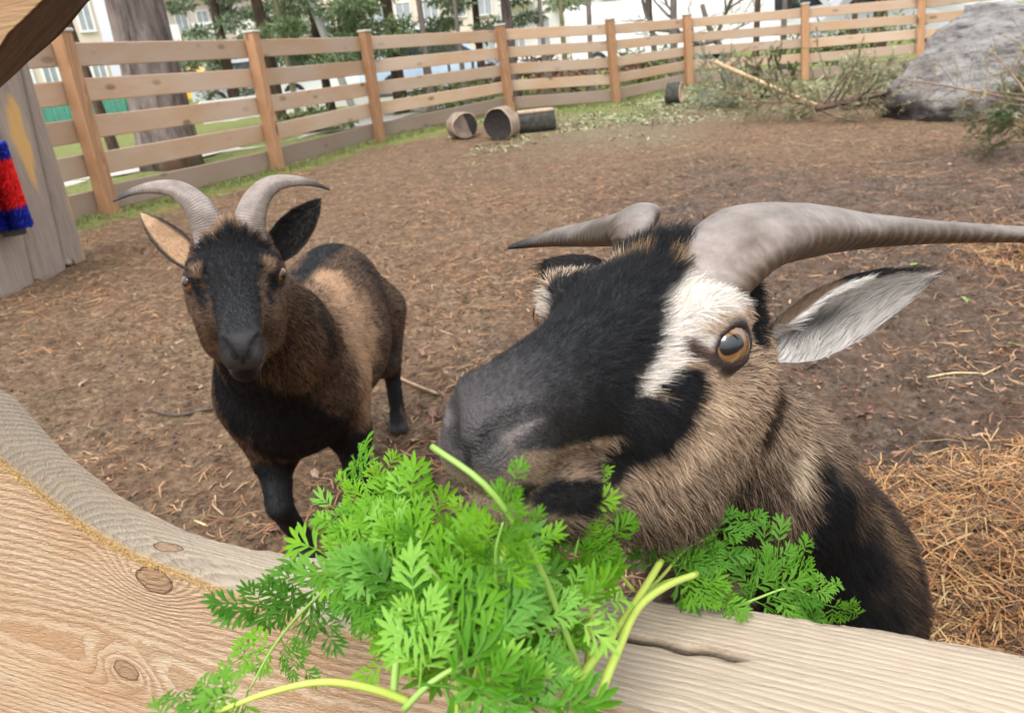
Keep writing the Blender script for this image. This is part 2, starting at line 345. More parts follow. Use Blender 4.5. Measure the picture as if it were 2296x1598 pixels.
grass_w = np.clip(sstep(.95, .35, np.abs(_dist - .1) + .35 * _nz) * sstep(4.5, 1.5, _X) + .8 * sstep(2.6, .8, _dist + 1.2 * _nz) * sstep(-.2, 1.2, _X) * sstep(0, .5, _dist) * .8, 0, 1)
grass_w = np.where(_dist < -.6, sstep(-.5, -1.5, _dist), grass_w)
lit_w = sstep(5.6, 2.6, _dist + 1.0 * _nz) * sstep(-.4, 1.2, _X) * (_dist > 0) * .9
wet_w = np.clip(1.15 * sstep(-.5, 1.1, _X + .6 * _nz - .08 * _Y) * sstep(7.5, 4.5, _Y + _nz) + .35 * _nz2 + .25 * sstep(2.2, 1.0, _Y), 0, 1)
ground = add_mesh('ground', np.stack([_X, _Y, _Z], -1).reshape(-1, 3), _Q, gm, None, True, {'wet': wet_w.ravel(), 'grass': grass_w.ravel(), 'litter': lit_w.ravel()}); tag(ground, kind='structure')
def gz1(x, y): return float(ground_z(np.array([x]), np.array([y]))[0])
# ---------------------------------------------------------------- wood
def wood(name, dark, mid, light, ring=.011, knots=True, rough=.6, bump=.35, grey=None, stretch=9.0, rmix=.35):
    """grain runs along local X; every board takes its own stretch of the tree"""
    m = NM(name); r = m.rnd(); co = m.n('ShaderNodeVectorMath', {0: m.coord(), 1: m.n('ShaderNodeCombineXYZ', {0: m.math('MULTIPLY', r, 37.0), 1: m.math('MULTIPLY', r, 3.1), 2: m.math('MULTIPLY', r, 5.3)}).outputs[0]}, operation='ADD').outputs[0]
    w = m.noise(m.mapping(co, (1.3, 7, 7)), 1.0, 3, .5); sx = m.n('ShaderNodeSeparateXYZ', {0: co})
    rr = m.math('ADD', m.math('MULTIPLY', sx.outputs[2], 1 / ring), m.math('MULTIPLY', w, 7.0)); rr = m.math('ADD', rr, m.math('MULTIPLY', sx.outputs[1], .35 / ring))
    band = m.ramp(m.math('FRACT', rr), [(0, (0, 0, 0)), (.72, (.85, .85, .85)), (.92, (1, 1, 1)), (1, (.1, .1, .1))])
    fib = m.noise(m.mapping(co, (stretch, 330, 330)), 1.0, 4, .7); cl = m.noise(m.mapping(co, (1.6, 5, 5)), 1.0, 3)
    c = m.mix(m.math('MULTIPLY', band, .6), m.mix(cl, light, mid), dark); c = m.mix(m.math('MULTIPLY', m.ramp(fib, [(.45, (0, 0, 0)), (.7, (1, 1, 1))]), rmix), c, dark)
    if knots:
        k = m.vor(m.mapping(co, (2.4, 5.5, 5.5)), 1.0); kk = m.ramp(k, [(.10, (1, 1, 1)), (.17, (0, 0, 0))]); c = m.mix(m.math('MULTIPLY', kk, .75), c, tuple(x * .32 for x in dark))
    if grey is not None:
        c = m.mix(m.math('MULTIPLY', m.ramp(m.noise(m.mapping(co, (1.2, 3, 3)), 1.0, 4), [(.35, (0, 0, 0)), (.65, (1, 1, 1))]), grey[1]), c, grey[0])
    c = m.mix(1.0, c, m.ramp(r, [(0, (.82, .80, .78)), (1, (1.1, 1.08, 1.06))]), 'MULTIPLY')
    m.set(color=c, rough=rough, spec=.25); m.bump(m.math('ADD', band, m.math('MULTIPLY', fib, 1.4)), bump, .0015); return m
fence_wood = wood('fence_wood', (.28, .16, .085), (.50, .34, .215), (.62, .455, .315), grey=((.50, .415, .345), .65))
post_wood = wood('post_wood', (.22, .105, .048), (.42, .235, .125), (.54, .335, .20))
old_wood = wood('old_board_wood', (.15, .10, .068), (.30, .22, .165), (.40, .31, .24), grey=((.33, .275, .235), .5))
cap_m = flat('pale_cap', (.50, .46, .42), .8, .12, 12)
metal = flat('galvanised_metal', (.42, .43, .44), .42, .2, 30, metal=.85)
def beam(name, a, b, h, t, mat, parent=None, up=(0, 0, 1), bev=.006, roll=0.0, off=(0, 0, 0)):
    """a board from a to b, height h along up, thickness t; grain (local X) along its length"""
    a = np.asarray(a, float); b = np.asarray(b, float); X = b - a; L = np.linalg.norm(X); X /= L; Z = np.asarray(up, float) - X * (np.asarray(up, float) @ X); Z /= np.linalg.norm(Z); Y = np.cross(Z, X)
    g = Geo().box((0, 0, 0), (t, h, L), X=(0, 1, 0), Y=(0, 0, 1), Z=(1, 0, 0), bev=bev); o = g.build(name, mat, parent)
    M = np.eye(4); M[:3, 0] = X; M[:3, 1] = Y; M[:3, 2] = Z; M[:3, 3] = (a + b) / 2 + np.asarray(off, float) - (np.array(parent.location) if parent is not None else 0); o.matrix_local = Matrix(M.tolist()); return o
fence = empty('wooden_fence', tuple(PB[4])); tag(fence, 'long brown five-rail wooden fence closing off the far side of the muddy pen', 'fence')
NB = len(PB)
for i in range(NB):
    a, b = PB[i], PT[i]; t = (PB[min(i+1, NB-1)] - PB[max(i-1, 0)]); t[2] = 0; t /= np.linalg.norm(t); nrm = np.array([t[1], -t[0], 0])
    if nrm @ -a < 0: nrm = -nrm
    po = beam('post', a - (0, 0, .05), b, .115, .115, post_wood, fence, up=nrm, bev=.008)
    g = Geo().box((0, 0, 0), (.135, .135, .025), bev=.006); cap = g.build('post_cap', cap_m, po); ML = np.linalg.norm(b - a) + .05
    cap.matrix_local = Matrix.Translation((ML / 2 + .010, 0, 0)) @ Matrix.Rotation(math.pi / 2, 4, 'Y')
    lf = -t * .066 * np.sign(t[0]); br = beam('bracket', a + lf * 1.35 - (0, 0, .03), a + lf * 1.35 + (0, 0, .36), .048, .09, metal, fence, up=t, bev=.004); br.parent = po; br.matrix_local = po.matrix_local.inverted() @ br.matrix_local
for i in range(NB - 1):
    d = PB[i+1] - PB[i]; d[2] = 0; d /= np.linalg.norm(d); nrm = np.array([d[1], -d[0], 0]); nrm *= np.sign(nrm @ -PB[i])
    for k in range(5):
        f = .955 - .197 * k - .0625
        a = PB[i] + (PT[i] - PB[i]) * f; b = PB[i+1] + (PT[i+1] - PB[i+1]) * f; h = .125 * (PT[i][2] - PB[i][2] + PT[i+1][2] - PB[i+1][2]) / 2 + (.02 if k == 4 else 0)
        j = rng.normal(0, .006, 2); ov = d * .004
        beam('rail', a - nrm * .078 + (0, 0, j[0]) + ov, b - nrm * .078 + (0, 0, j[1]) - ov, h, .036, old_wood if k == 4 else fence_wood, fence)
# ---------------------------------------------------------------- logs by the fence
bark = flat('log_bark', (.045, .045, .036), .9, .6, 26); endw = flat('log_end_wood', (.46, .34, .245), .75, .3, 12); sidew = flat('stripped_log_side', (.27, .20, .145), .8, .4, 10); endd = flat('dark_log_heart', (.018, .013, .012), .9, .5, 14); endg = flat('grey_log_end', (.17, .125, .10), .85, .4, 9)
def log(label, c, axis, r, L, side_mat, heart_mat, core=.8, wedge=None, lump=.05):
    axis = np.array(axis, float); axis /= np.linalg.norm(axis); c = np.array(c, float); n = 26
    root_c = c.copy(); P = [axis * L * (t - .5) for t in np.linspace(0, 1, 7)]; ph = rng.random(3) * 6
    rf = lambda t, a: 1 + lump * np.sin(2*a + ph[0]) + lump * .6 * np.sin(3*a + ph[1] + t) + .02 * np.sin(7*a + ph[2])
    V, Fc = tube_geo(P, r, n, False, None, rf); b = add_mesh('log', V, Fc, side_mat); b.location = tuple(root_c); tag(b, label, 'log', 'sawn logs by the fence')
    for s, name in ((0, 'sawn_end'), (1, 'sawn_end')):
        ring = V[:n] if s == 0 else V[-n:]; cc = ring.mean(0); sg = -1 if s == 0 else 1
        E = [cc + (p - cc) * k + axis * sg * dz for k, dz in ((1, 0), (.97, .006), (core, .007), (core - .04, -.006 if wedge is None else .002)) for p in ring] + [cc + axis * sg * (-.012 if wedge is None else .004)]
        EF = [(q*n + j, q*n + (j+1) % n, (q+1)*n + (j+1) % n, (q+1)*n + j) for q in range(3) for j in range(n)] + [(3*n + j, 3*n + (j+1) % n, 4*n) for j in range(n)]
        if s == 0: EF = [f[::-1] for f in EF]
        e = add_mesh(name, E, EF, endw, b); e.data.materials.append(heart_mat)
        for p in e.data.polygons:
            if p.index >= n: p.material_index = 1
        if wedge is not None and s == 0:
            g = Geo(); a0 = wedge; u = (ring[0] - cc); u = u / np.linalg.norm(u); v = np.cross(axis, u)
            w = [cc - axis * .012 + (u * math.cos(t) + v * math.sin(t)) * r * .93 for t in np.linspace(a0, a0 + 2.7, 14)]; back = [p + axis * .02 for p in w]
            g.add(w + back, [tuple(range(14)), tuple(range(27, 13, -1))] + [(k, (k+1) % 14, 14 + (k+1) % 14, 14 + k) for k in range(14)]); g.build('split_slab', endd, b)
    return b
def log_at(px, py, d, r): p = ond(px, py, d); p[2] = gz1(p[0], p[1]) + r * .95; return p
log('short log with a dark split slanting across its grey end', log_at(1040, 318, 9.7, .155), (-.35, .9, 0) * np.array([-1, -1, 1]) * -1, .155, .24, sidew, endg, .95, 4.6)
log('short log with a blackened end, touching the mossy log', log_at(1129, 316, 9.5, .185), (.42, .9, 0), .185, .24, sidew, endd, .96)
log('mossy dark log lying on its side with a pale split top', log_at(1203, 296, 9.9, .135), (1, .12, 0), .135, .46, bark, endg, .8)
log('dark log half hidden by cut branches under the fence', log_at(1513, 236, 11.6, .15), (.9, -.5, 0) * np.array([1, 1, 1]), .15, .20, bark, endw, .8)
b = Geo().box((0, 0, 0), (.44, .17, .03), bev=.008).build('split_top', endw, None); b.parent = bpy.data.objects['log.002']; b.matrix_local = Matrix.Translation((0, -.01, .125)) @ Matrix.Rotation(.1, 4, 'Z')
# ---------------------------------------------------------------- boulder
rk = NM('granite'); co = rk.coord(); n1 = rk.noise(co, 2.2, 8, .7, .4); n2 = rk.noise(rk.mapping(co, (1, 1, 3.5), (.3, .5, 0)), 5, 8, .75)
c = rk.ramp(n2, [(.3, (.16, .145, .135)), (.44, (.38, .355, .34)), (.56, (.54, .515, .50)), (.8, (.70, .68, .66))]); c = rk.mix(rk.ramp(n1, [(.5, (0, 0, 0)), (.68, (.75, .75, .75))]), c, (.22, .165, .155)); n3 = rk.noise(rk.mapping(co, (1.2, 1.2, 6), (.5, .6, 0)), 2.5, 8, .8); c = rk.mix(rk.ramp(n3, [(.36, (.9, .9, .9)), (.46, (0, 0, 0))]), c, (.06, .05, .048))
c = rk.mix(rk.attr('foot_dark', 'Fac'), c, (.050, .038, .032)); rk.set(color=c, rough=.85, spec=.2); rk.bump(rk.math('ADD', rk.math('MULTIPLY', n2, 1.3), rk.math('ADD', rk.noise(co, 16, 6, .7), rk.math('MULTIPLY', n3, 1.5))), 1.0, .07)
RK = np.array([5.05, 7.55, .30])
_pl = [((-.66, -.32, .68), .47), ((-.30, -.55, .78), .52), ((-.55, -.72, -.42), .60), ((.2, -.9, .15), .70), ((.9, .1, .3), .98), ((-.2, .9, .3), .8), ((0, 0, 1), .66), ((.45, -.2, .87), .78), ((-.95, -.2, -.2), .85)]
def rock_sdf(p):
    q = p - RK.astype(F32); d = np.full(len(p), -9, F32)
    for n, k in _pl:
        n = np.array(n, F32); n /= np.linalg.norm(n); d = smax(d, q @ n - F32(k), .05)
    s_ = q @ np.array([.3, .25, .9], F32)
    return d + (.035 * np.round(fbm(q * 2.2, 3, 41) * 3) / 3 + .03 * fbm(q * 2.6, 2, 45) + .022 * fbm(q * 11, 3, 43) + .02 * np.sin(s_ * 26 + 3 * vnoise(q * 3, 5))).astype(F32)
V, Q = surface_nets(rock_sdf, RK - (1.6, 1.3, .75), RK + (1.8, 1.4, 1.2), .028, 1)
_dm = .85 * sstep(-.10, -.22, (V[:, 2] - RK[2]) + .45 * (V[:, 0] - RK[0] + .75) + .12 * fbm(V * 4, 2, 5)) * sstep(.3, -.2, V[:, 0] - RK[0] + .2 * vnoise(V * 5, 2))  # dark brown towards the lower left of the rock
o = add_mesh('boulder', V - RK, Q, rk, None, True, {'foot_dark': _dm}); o.location = tuple(RK); tag(o, 'big pale grey boulder with a dark foot at the edge of the pen', 'boulder')
# ---------------------------------------------------------------- cut conifer branches lying in the pen
pale_stem = flat('peeled_stem', (.50, .35, .20), .7, .3, 20); twig_m = flat('dry_twig', (.22, .145, .09), .85, .35, 20); dark_twig = flat('dark_twig', (.10, .065, .045), .9, .4, 20)
def needle_mat(name, a, b): m = NM(name); m.set(color=m.mix(m.noise(m.coord(), 7, 4), a, b), rough=.65); return m
ndl_pale = needle_mat('faded_needles', (.33, .35, .20), (.60, .60, .42)); ndl_green = needle_mat('green_needles', (.035, .075, .02), (.13, .17, .06)); ndl_grey = needle_mat('grey_green_needles', (.25, .29, .19), (.52, .55, .41)); ndl_olive = needle_mat('olive_needles', (.20, .21, .10), (.42, .41, .23))
def branch(label, P, r, stem_m, ndl, nside, slen, dens, spread=1.0, lift=.25, nl=.022, bare=.0, base=None, nw=.0022):
    P = spline(P, 20); base = P[0]; g = Geo().tube(P - base, np.linspace(r, r * .35, 20), 8); root = g.build('cut_branch', stem_m, None, True); root.location = tuple(base); tag(root, label, 'branch', 'cut branches in the pen')
    T = np.gradient(P, axis=0); T /= np.linalg.norm(T, axis=1)[:, None]; tw = Geo(); NV, NF = [], []; cnt = 0
    def needles(A, B, n):
        nonlocal cnt
        D = B - A; L = np.linalg.norm(D); D = D / (L + 1e-9); t = rng.random(n); o_ = rng.normal(0, 1, (n, 3)); o_ -= (o_ @ D)[:, None] * D; o_ /= np.linalg.norm(o_, axis=1)[:, None] + 1e-9
        q = A + D * L * t[:, None]; d = o_ * .8 + D * .6; e = q + d * nl * rng.uniform(.6, 1.3, n)[:, None]; w = np.cross(o_, D) * nw
        NV.append(np.stack([q - w, q + w, e + w * .4, e - w * .4], 1).reshape(-1, 3)); NF.append(np.arange(cnt, cnt + 4*n).reshape(n, 4)); cnt += 4*n
    for k in range(nside):
        u = rng.uniform(bare, .98); i = min(int(u * 19), 18); s = slen * (1.15 - u * .8) * rng.uniform(.6, 1.2)
        o_ = rng.normal(0, 1, 3); o_ -= T[i] * (o_ @ T[i]); o_ /= np.linalg.norm(o_); d = T[i] * .75 + o_ * spread + np.array([0, 0, lift]); d /= np.linalg.norm(d)
        q0 = P[i]; q1 = q0 + d * s * .5 + rng.normal(0, .05 * s, 3); q2 = q0 + d * s + np.array([0, 0, .12 * s]) + rng.normal(0, .09 * s, 3)
        for q in (q1, q2):
            z = gz1(q[0], q[1]) + .02
            if q[2] < z: q[2] = z + rng.random() * .05
        tw.tube(np.array([q0, q1, q2]) - base, [r * .28, r * .2, r * .1], 4); m = int(dens * s * 560)
        if m: needles(q0 - base, q1 - base, m // 3); needles(q1 - base, q2 - base, m)
        for h in range(4):
            v = rng.uniform(.3, 1); a = q1 + (q2 - q1) * v if v > .5 else q0 + (q1 - q0) * v * 2; dd = d + rng.normal(0, .65, 3); dd /= np.linalg.norm(dd); e = a + dd * s * .42
            e[2] = max(e[2], gz1(e[0], e[1]) + .015); tw.tube(np.array([a, (a + e) / 2 + rng.normal(0, .015, 3), e]) - base, [r * .13, r * .1, r * .06], 3)
            if m: needles(a - base, e - base, int(m * .75))
    t_ = tw.build('twigs', twig_m if stem_m is not dark_twig else dark_twig, root); t_['kind'] = 'stuff'
    if cnt: n_ = add_mesh('needles', np.concatenate(NV), np.concatenate(NF), ndl, root, False); n_['kind'] = 'stuff'
    return root
def gp(px, py, d, up=0.0): p = ond(px, py, d); return np.array([p[0], p[1], max(p[2], gz1(p[0], p[1]) + up)])
branch('long peeled yellow stem slanting down across the brush pile', [gp(1605, 140, 10.6), gp(1720, 190, 10.0), gp(1845, 240, 9.0, .03)], .030, pale_stem, ndl_olive, 26, .42, .25, .9, .0, bare=.1)
branch('grey-green fir branch heaped against the fence, next to the dark log', [gp(1700, 225, 10.8, .05), gp(1620, 200, 11.0, .1), gp(1560, 190, 11.3, .15)], .02, twig_m, ndl_grey, 34, .5, 1.1, 1.0, .3)
branch('deep green fir branch rising highest beside the peeled stem', [gp(1790, 215, 10.9, .05), gp(1710, 180, 11.2, .2), gp(1660, 155, 11.3, .35)], .018, dark_twig, ndl_green, 26, .40, 1.0, .9, .35)
branch('olive fir branch lying lowest on the grass before the peeled stem', [gp(1880, 235, 9.6, .04), gp(1780, 230, 9.5, .06), gp(1660, 228, 9.6, .05)], .02, twig_m, ndl_olive, 32, .40, .9, 1.0, .1)
branch('brown-barked sapling with its sawn butt on the ground', [gp(1830, 243, 8.8, .04), gp(1930, 222, 9.0, .08), gp(2040, 200, 9.4, .2)], .040, dark_twig, ndl_olive, 24, .40, .35, .9, .25, bare=.05)
branch('bushy faded branch standing tall between fence post and boulder', [gp(1890, 230, 10.0, .05), gp(1930, 195, 10.4, .2), gp(1955, 160, 10.6, .4)], .022, twig_m, ndl_pale, 46, .46, 1.0, 1.0, .35)
branch('bushy faded branch leaning towards the boulder', [gp(1930, 238, 10.2, .05), gp(1975, 200, 10.4, .15), gp(2010, 170, 10.6, .3)], .02, twig_m, ndl_pale, 34, .42, 1.0, 1.0, .2)
branch('bare brown stem stretched across the boulder face', [gp(2330, 232, 6.3, .2), gp(2200, 208, 6.55, .2), gp(2090, 188, 6.75, .2), gp(2010, 178, 7.0, .2)], .011, twig_m, ndl_olive, 26, .38, .06, 1.0, .0)
branch('dark green branch slumped at the foot of the boulder', [gp(2360, 262, 6.6, .06), gp(2270, 262, 6.6, .05), gp(2180, 272, 6.7, .03)], .016, twig_m, ndl_green, 34, .34, .35, 1.0, .1)
branch('brittle brown branch standing up in front of the boulder', [gp(2330, 285, 5.9, .05), gp(2300, 210, 6.1, .4), gp(2235, 135, 6.3, .7)], .012, twig_m, ndl_olive, 18, .36, .10, 1.0, .1)
# ---------------------------------------------------------------- beyond the fence
def pt(px, py, d): return ond(px, py, d)
pm = flat('pale_path', (.46, .42, .38), .9, .15, 3)
a, b = pt(150, 395, 10.0), pt(1000, 262, 16.0); pth = [a + (b - a) * t for t in np.linspace(-.8, 1.6, 30)]; dv = (b - a)[:2] / np.linalg.norm((b - a)[:2]); pn = np.array([-dv[1], dv[0]])
V = []; 
for p in pth:
    for s_ in (0, .8, 1.6): q = p[:2] + pn * s_; V.append((q[0], q[1], gz1(q[0], q[1]) + .010))
o = add_mesh('path', V, [(k*3 + j, k*3 + 3 + j, k*3 + 4 + j, k*3 + 1 + j) for k in range(29) for j in range(2)], pm); tag(o, kind='structure')
def bark_mat(name, a, b, c_, s=1.0):
    m = NM(name); co = m.coord(); n = m.noise(m.mapping(co, (7*s, 7*s, 1.6*s)), 1, 6, .7, .5); k = m.noise(co, 1.1, 3)
    m.set(color=m.mix(m.ramp(k, [(.55, (0, 0, 0)), (.68, (.75, .75, .75))]), m.mix(m.ramp(n, [(.35, (0, 0, 0)), (.65, (1, 1, 1))]), a, b), c_), rough=.95, spec=.1); m.bump(n, .9, .04); return m
pine_bark = bark_mat('pine_bark', (.06, .048, .045), (.24, .195, .18), (.27, .13, .075)); dark_bark = bark_mat('dark_bark', (.04, .028, .02), (.13, .095, .07), (.10, .07, .05), 2); moss_bark = bark_mat('mossy_bark', (.10, .10, .05), (.24, .22, .13), (.12, .14, .05), 2); grey_bark = bark_mat('grey_bark', (.10, .085, .075), (.22, .19, .17), (.14, .11, .09), 2)
def trunk_mesh(P, r0, r1, mat, parent, n=14, flare=1.5):
    C_ = spline(P, 22); r = np.linspace(r0, r1, 22) * (1 + (flare - 1) * np.exp(-np.linspace(0, 1, 22) * 14)); ph = rng.random() * 6
    V, Fc = tube_geo(C_, r, n, True, None, lambda t, a: 1 + .06 * np.sin(3*a + ph + t*3) + .04 * np.sin(7*a + t*15)); return add_mesh('trunk', V, Fc, mat, parent)
lfA = needle_mat('conifer_foliage', (.09, .145, .06), (.22, .29, .13)); lfB = needle_mat('blue_conifer_foliage', (.11, .165, .09), (.26, .32, .19)); lfC = needle_mat('hedge_foliage', (.07, .10, .03), (.16, .19, .07)); lfD = needle_mat('red_brown_foliage', (.12, .06, .04), (.24, .14, .09))
def foliage(name, clumps, mat, parent, per, size, sub='crown'):
    """needle sprays: small narrow faces spread round each clump"""
    VV = []
    for (c, r) in clumps:
        c = np.array(c); k = max(30, int(per)); d = rng.normal(0, 1, (k, 3)); d /= np.linalg.norm(d, axis=1)[:, None]; rad = rng.random(k)[:, None] ** .45
        q = c + d * rad * np.array(r); u = d + rng.normal(0, .7, (k, 3)) + (0, 0, -.25); u /= np.linalg.norm(u, axis=1)[:, None]; w = np.cross(u, rng.normal(0, 1, (k, 3))); w /= np.linalg.norm(w, axis=1)[:, None]
        s_ = size * rng.uniform(.6, 1.5, k)[:, None]; VV.append(np.stack([q - w * s_ * .18, q + w * s_ * .18, q + u * s_ + w * s_ * .10, q + u * s_ - w * s_ * .10], 1).reshape(-1, 3))
    V = np.concatenate(VV); return add_mesh(sub, V, np.arange(len(V)).reshape(-1, 4), mat, parent, False)
def tree(label, px, d, w_px, mat, top=8.0, lean=(0, 0), crown=None, name='tree', cat='tree', grp='trees beyond the fence', bend=0.0, flare=1.5):
    b = pt(px, 200, d); b[2] = gz1(b[0], b[1]) - .1; r = w_px * d / FOC / 2; root = empty(name, tuple(b)); tag(root, label, cat, grp)
    P = [np.array([lean[0]*t + bend * math.sin(t * 6), lean[1]*t, top * t]) for t in (0, .15, .3, .5, .75, 1)]
    trunk_mesh(P, r, r * .55, mat, root, flare=flare)
    if crown: cl, fm_, per, sz = crown; foliage('crown', [((c[0], c[1], c[2]), c[3]) for c in cl], fm_, root, per, sz)
    return root
def boughs(n, zr, R0, R1, seed, flat_=.35):
    r_ = np.random.default_rng(seed); out = []
    for k in range(n):
        z = r_.uniform(*zr); a = r_.uniform(0, 6.283); R_ = r_.uniform(.2, 1) * (R0 + (R1 - R0) * (z - zr[0]) / (zr[1] - zr[0])); s_ = r_.uniform(.25, .6); out.append((R_ * math.cos(a), R_ * math.sin(a), z - .15 * R_, (s_, s_, s_ * flat_)))
    return out
tree('massive old pine with a grey and orange barked trunk just outside the fence', 345, 10.6, 112, pine_bark, 9, (.15, .2), (boughs(26, (5.5, 9), 2.0, .8, 1), lfA, 200, .10), 'pine_tree', flare=1.12)
tree('thin dark trunk left of the massive pine', 222, 11.5, 17, dark_bark, 7, (-.55, 0), (boughs(8, (5.5, 7), .9, .4, 71), lfA, 120, .10), 'thin_tree')
tree('dark crooked conifer behind the second fence post', 612, 15.0, 24, dark_bark, 8, (-.3, 0), (boughs(48, (1.6, 7), 1.9, .9, 2), lfA, 330, .085), 'conifer', bend=.10)
tree('slim conifer with dark bark, pale pole leaning beside it', 735, 17.0, 16, dark_bark, 8, (-.2, 0), (boughs(50, (1.3, 7), 2.0, .9, 3), lfB, 330, .09), 'conifer')
tree('bushy conifer behind the third fence post', 893, 16.0, 24, dark_bark, 8, (-.2, 0), (boughs(50, (1.35, 7), 2.0, .9, 4), lfA, 330, .085), 'conifer', bend=.06)
tree('slender conifer with drooping boughs left of the reddish trunk', 1085, 18.0, 15, dark_bark, 8, (0, 0), (boughs(38, (1.5, 7), 1.6, .8, 5), lfB, 300, .09), 'conifer')
tree('reddish-brown conifer trunk behind the corner post', 1152, 16.5, 22, pine_bark, 8, (-.25, 0), (boughs(44, (1.9, 7), 1.3, .7, 6), lfA, 300, .085), 'conifer', bend=.05)
tree('wide dark conifer standing farthest back at the left', 520, 24.0, 20, dark_bark, 9, (0, 0), (boughs(70, (1.5, 8), 2.2, .8, 7), lfB, 330, .11), 'conifer')
tree('dark conifer over the right end of the fence', 1960, 22.0, 22, dark_bark, 9, (0, 0), (boughs(60, (1.9, 8), 2.4, 1.0, 8), lfB, 300, .11), 'conifer')
for px, d, w, m, lab in ((658, 13.5, 11, moss_bark, 'slim greenish sapling forking above the rails'), (967, 14, 13, grey_bark, 'straight grey sapling between the bushy conifers'), (1042, 14, 10, grey_bark, 'thin grey sapling left of the corner post'), (1229, 15, 9, grey_bark, 'thinnest bare sapling right of the corner post'), (1272, 14, 10, moss_bark, 'mossy bare sapling against the white house'), (1327, 15, 11, grey_bark, 'grey bare sapling left of the fifth fence post'), (1512, 15.5, 14, grey_bark, 'grey sapling before the sixth fence post'), (1692, 17, 12, dark_bark, 'dark bare sapling among the spreading bare trees'), (1752, 17.5, 11, grey_bark, 'grey sapling left of the seventh fence post'), (1905, 17, 10, dark_bark, 'dark sapling right of the seventh fence post')):
    tree(lab, px, d, w, m, 6.5, (rng.normal(0, .1), 0), None, 'sapling', grp='saplings beyond the fence')
def bare_tree(label, px, d, h, seed):
    r_ = np.random.default_rng(seed); b = pt(px, 170, d); b[2] = gz1(b[0], b[1]); root = empty('bare_tree', tuple(b)); tag(root, label, 'tree', 'trees beyond the fence'); g = Geo(); tips = Geo()
    def grow(p, u, L, r, lv):
        q = [p]; 
        for k in range(4): u = u + r_.normal(0, .16, 3) + np.array([0, 0, .05]); u /= np.linalg.norm(u); q.append(q[-1] + u * L / 4)
        (g if lv < 3 else tips).tube(q, np.linspace(r, r * .6, 5), 6 if lv < 3 else 3, lv == 0)
        if lv < 5:
            for k in range(3 if lv < 2 else 2 + (r_.random() < .6)):
                v = u + r_.normal(0, .62, 3); v /= np.linalg.norm(v); v[2] = max(v[2], -.1); grow(q[int(r_.integers(2, 5))], v, L * r_.uniform(.6, .85), r * .55, lv + 1)
    grow(np.array([0, 0, 0.]), np.array([r_.normal(0, .1), 0, 1.]), h, .085, 0); g.build('trunk', grey_bark, root, True); t_ = tips.build('twigs', moss_bark, root); t_['kind'] = 'stuff'
bare_tree('bare spreading tree behind the sixth fence bay', 1480, 21, 2.1, 5); bare_tree('bare many-branched tree left of the seventh fence post', 1640, 20, 1.7, 8); bare_tree('bare tree rising between sixth and seventh posts, set farther back', 1580, 26, 2.4, 12)
# leaning pole
g = Geo().tube([pt(700, 10, 15.5), pt(728, 82, 15.5)], [.075, .075], 8); p0_ = pt(728, 82, 15.5); d_ = pt(700, 10, 15.5) - p0_; bt = p0_ - d_ * ((p0_[2] - gz1(p0_[0], p0_[1])) / d_[2])
g = Geo().tube([(0, 0, 0), p0_ - bt + d_ * 2.2], [.075, .07], 10); o = g.build('leaning_pole', flat('white_paint', (.66, .66, .62), .5, .08, 6), None, True); o.location = tuple(bt); tag(o, 'whitish pole leaning to the left before the conifers', 'pole')
# green container and low walls
gcm = flat('green_sheet_metal', (.11, .36, .28), .5, .12, 5); pw = flat('white_render', (.74, .73, .71), .8, .06, 2)
ca, cb = pt(40, 232, 32.0), pt(288, 228, 34.0); u = cb - ca; u[2] = 0; L = np.linalg.norm(u); u /= L; v = np.array([-u[1], u[0], 0]); zc = gz1(ca[0], ca[1])
zt = ond(180, 219, 33)[2]
root = empty('skip_container', (ca[0], ca[1], zc)); tag(root, 'low green metal skip container far beyond the lawn, seen between the fence rails', 'container'); Geo().box(u*L/2 + v*.8 + np.array([0, 0, (zt-zc)/2]), (L, 1.6, zt - zc), X=u, Y=v, bev=.03).build('body', gcm, root)
for k in range(9): Geo().box(u*(L*(k+.5)/9) - v*.03 + np.array([0, 0, (zt-zc)/2]), (.07, .05, zt - zc - .1), X=u, Y=v).build('rib', gcm, root)
def slab(name, label, cat, A, B, z0, z1, th, mat):
    A, B = np.array(A), np.array(B); u = B - A; u[2] = 0; L = np.linalg.norm(u); u /= L; v = np.array([-u[1], u[0], 0]); o = Geo().box((0, 0, 0), (L, th, z1 - z0), X=u, Y=v, bev=.02).build(name, mat); c = (A + B) / 2; o.location = (c[0], c[1], (z0 + z1) / 2); tag(o, label, cat); return o
A, B = pt(440, 205, 20.5), pt(1010, 178, 22); gA = gz1(A[0], A[1]); slab('low_wall', 'long pale low wall beyond the lawn', 'wall', A, B, gA - .1, gA + .5, .25, pw)
gf = empty('steel_railing', tuple(pt(940, 210, 17) * (1, 1, 0) + (0, 0, 0))); tag(gf, 'grey steel railing beyond the fence by the third post', 'railing')
A, B = pt(845, 210, 16.8), pt(1065, 190, 17.4); gl = np.array(gf.location); zz = gz1(A[0], A[1]); rm = flat('grey_railing_metal', (.20, .20, .20), .5)
for h_ in (.35, .85): Geo().tube([np.array([A[0], A[1], zz + h_]) - gl, np.array([B[0], B[1], zz + h_]) - gl], [.035, .035], 8).build('rail', rm, gf)
for t in np.linspace(0, 1, 5): q = A + (B - A) * t; Geo().tube([np.array([q[0], q[1], zz - .05]) - gl, np.array([q[0], q[1], zz + .87]) - gl], [.03, .03], 8).build('upright', rm, gf)
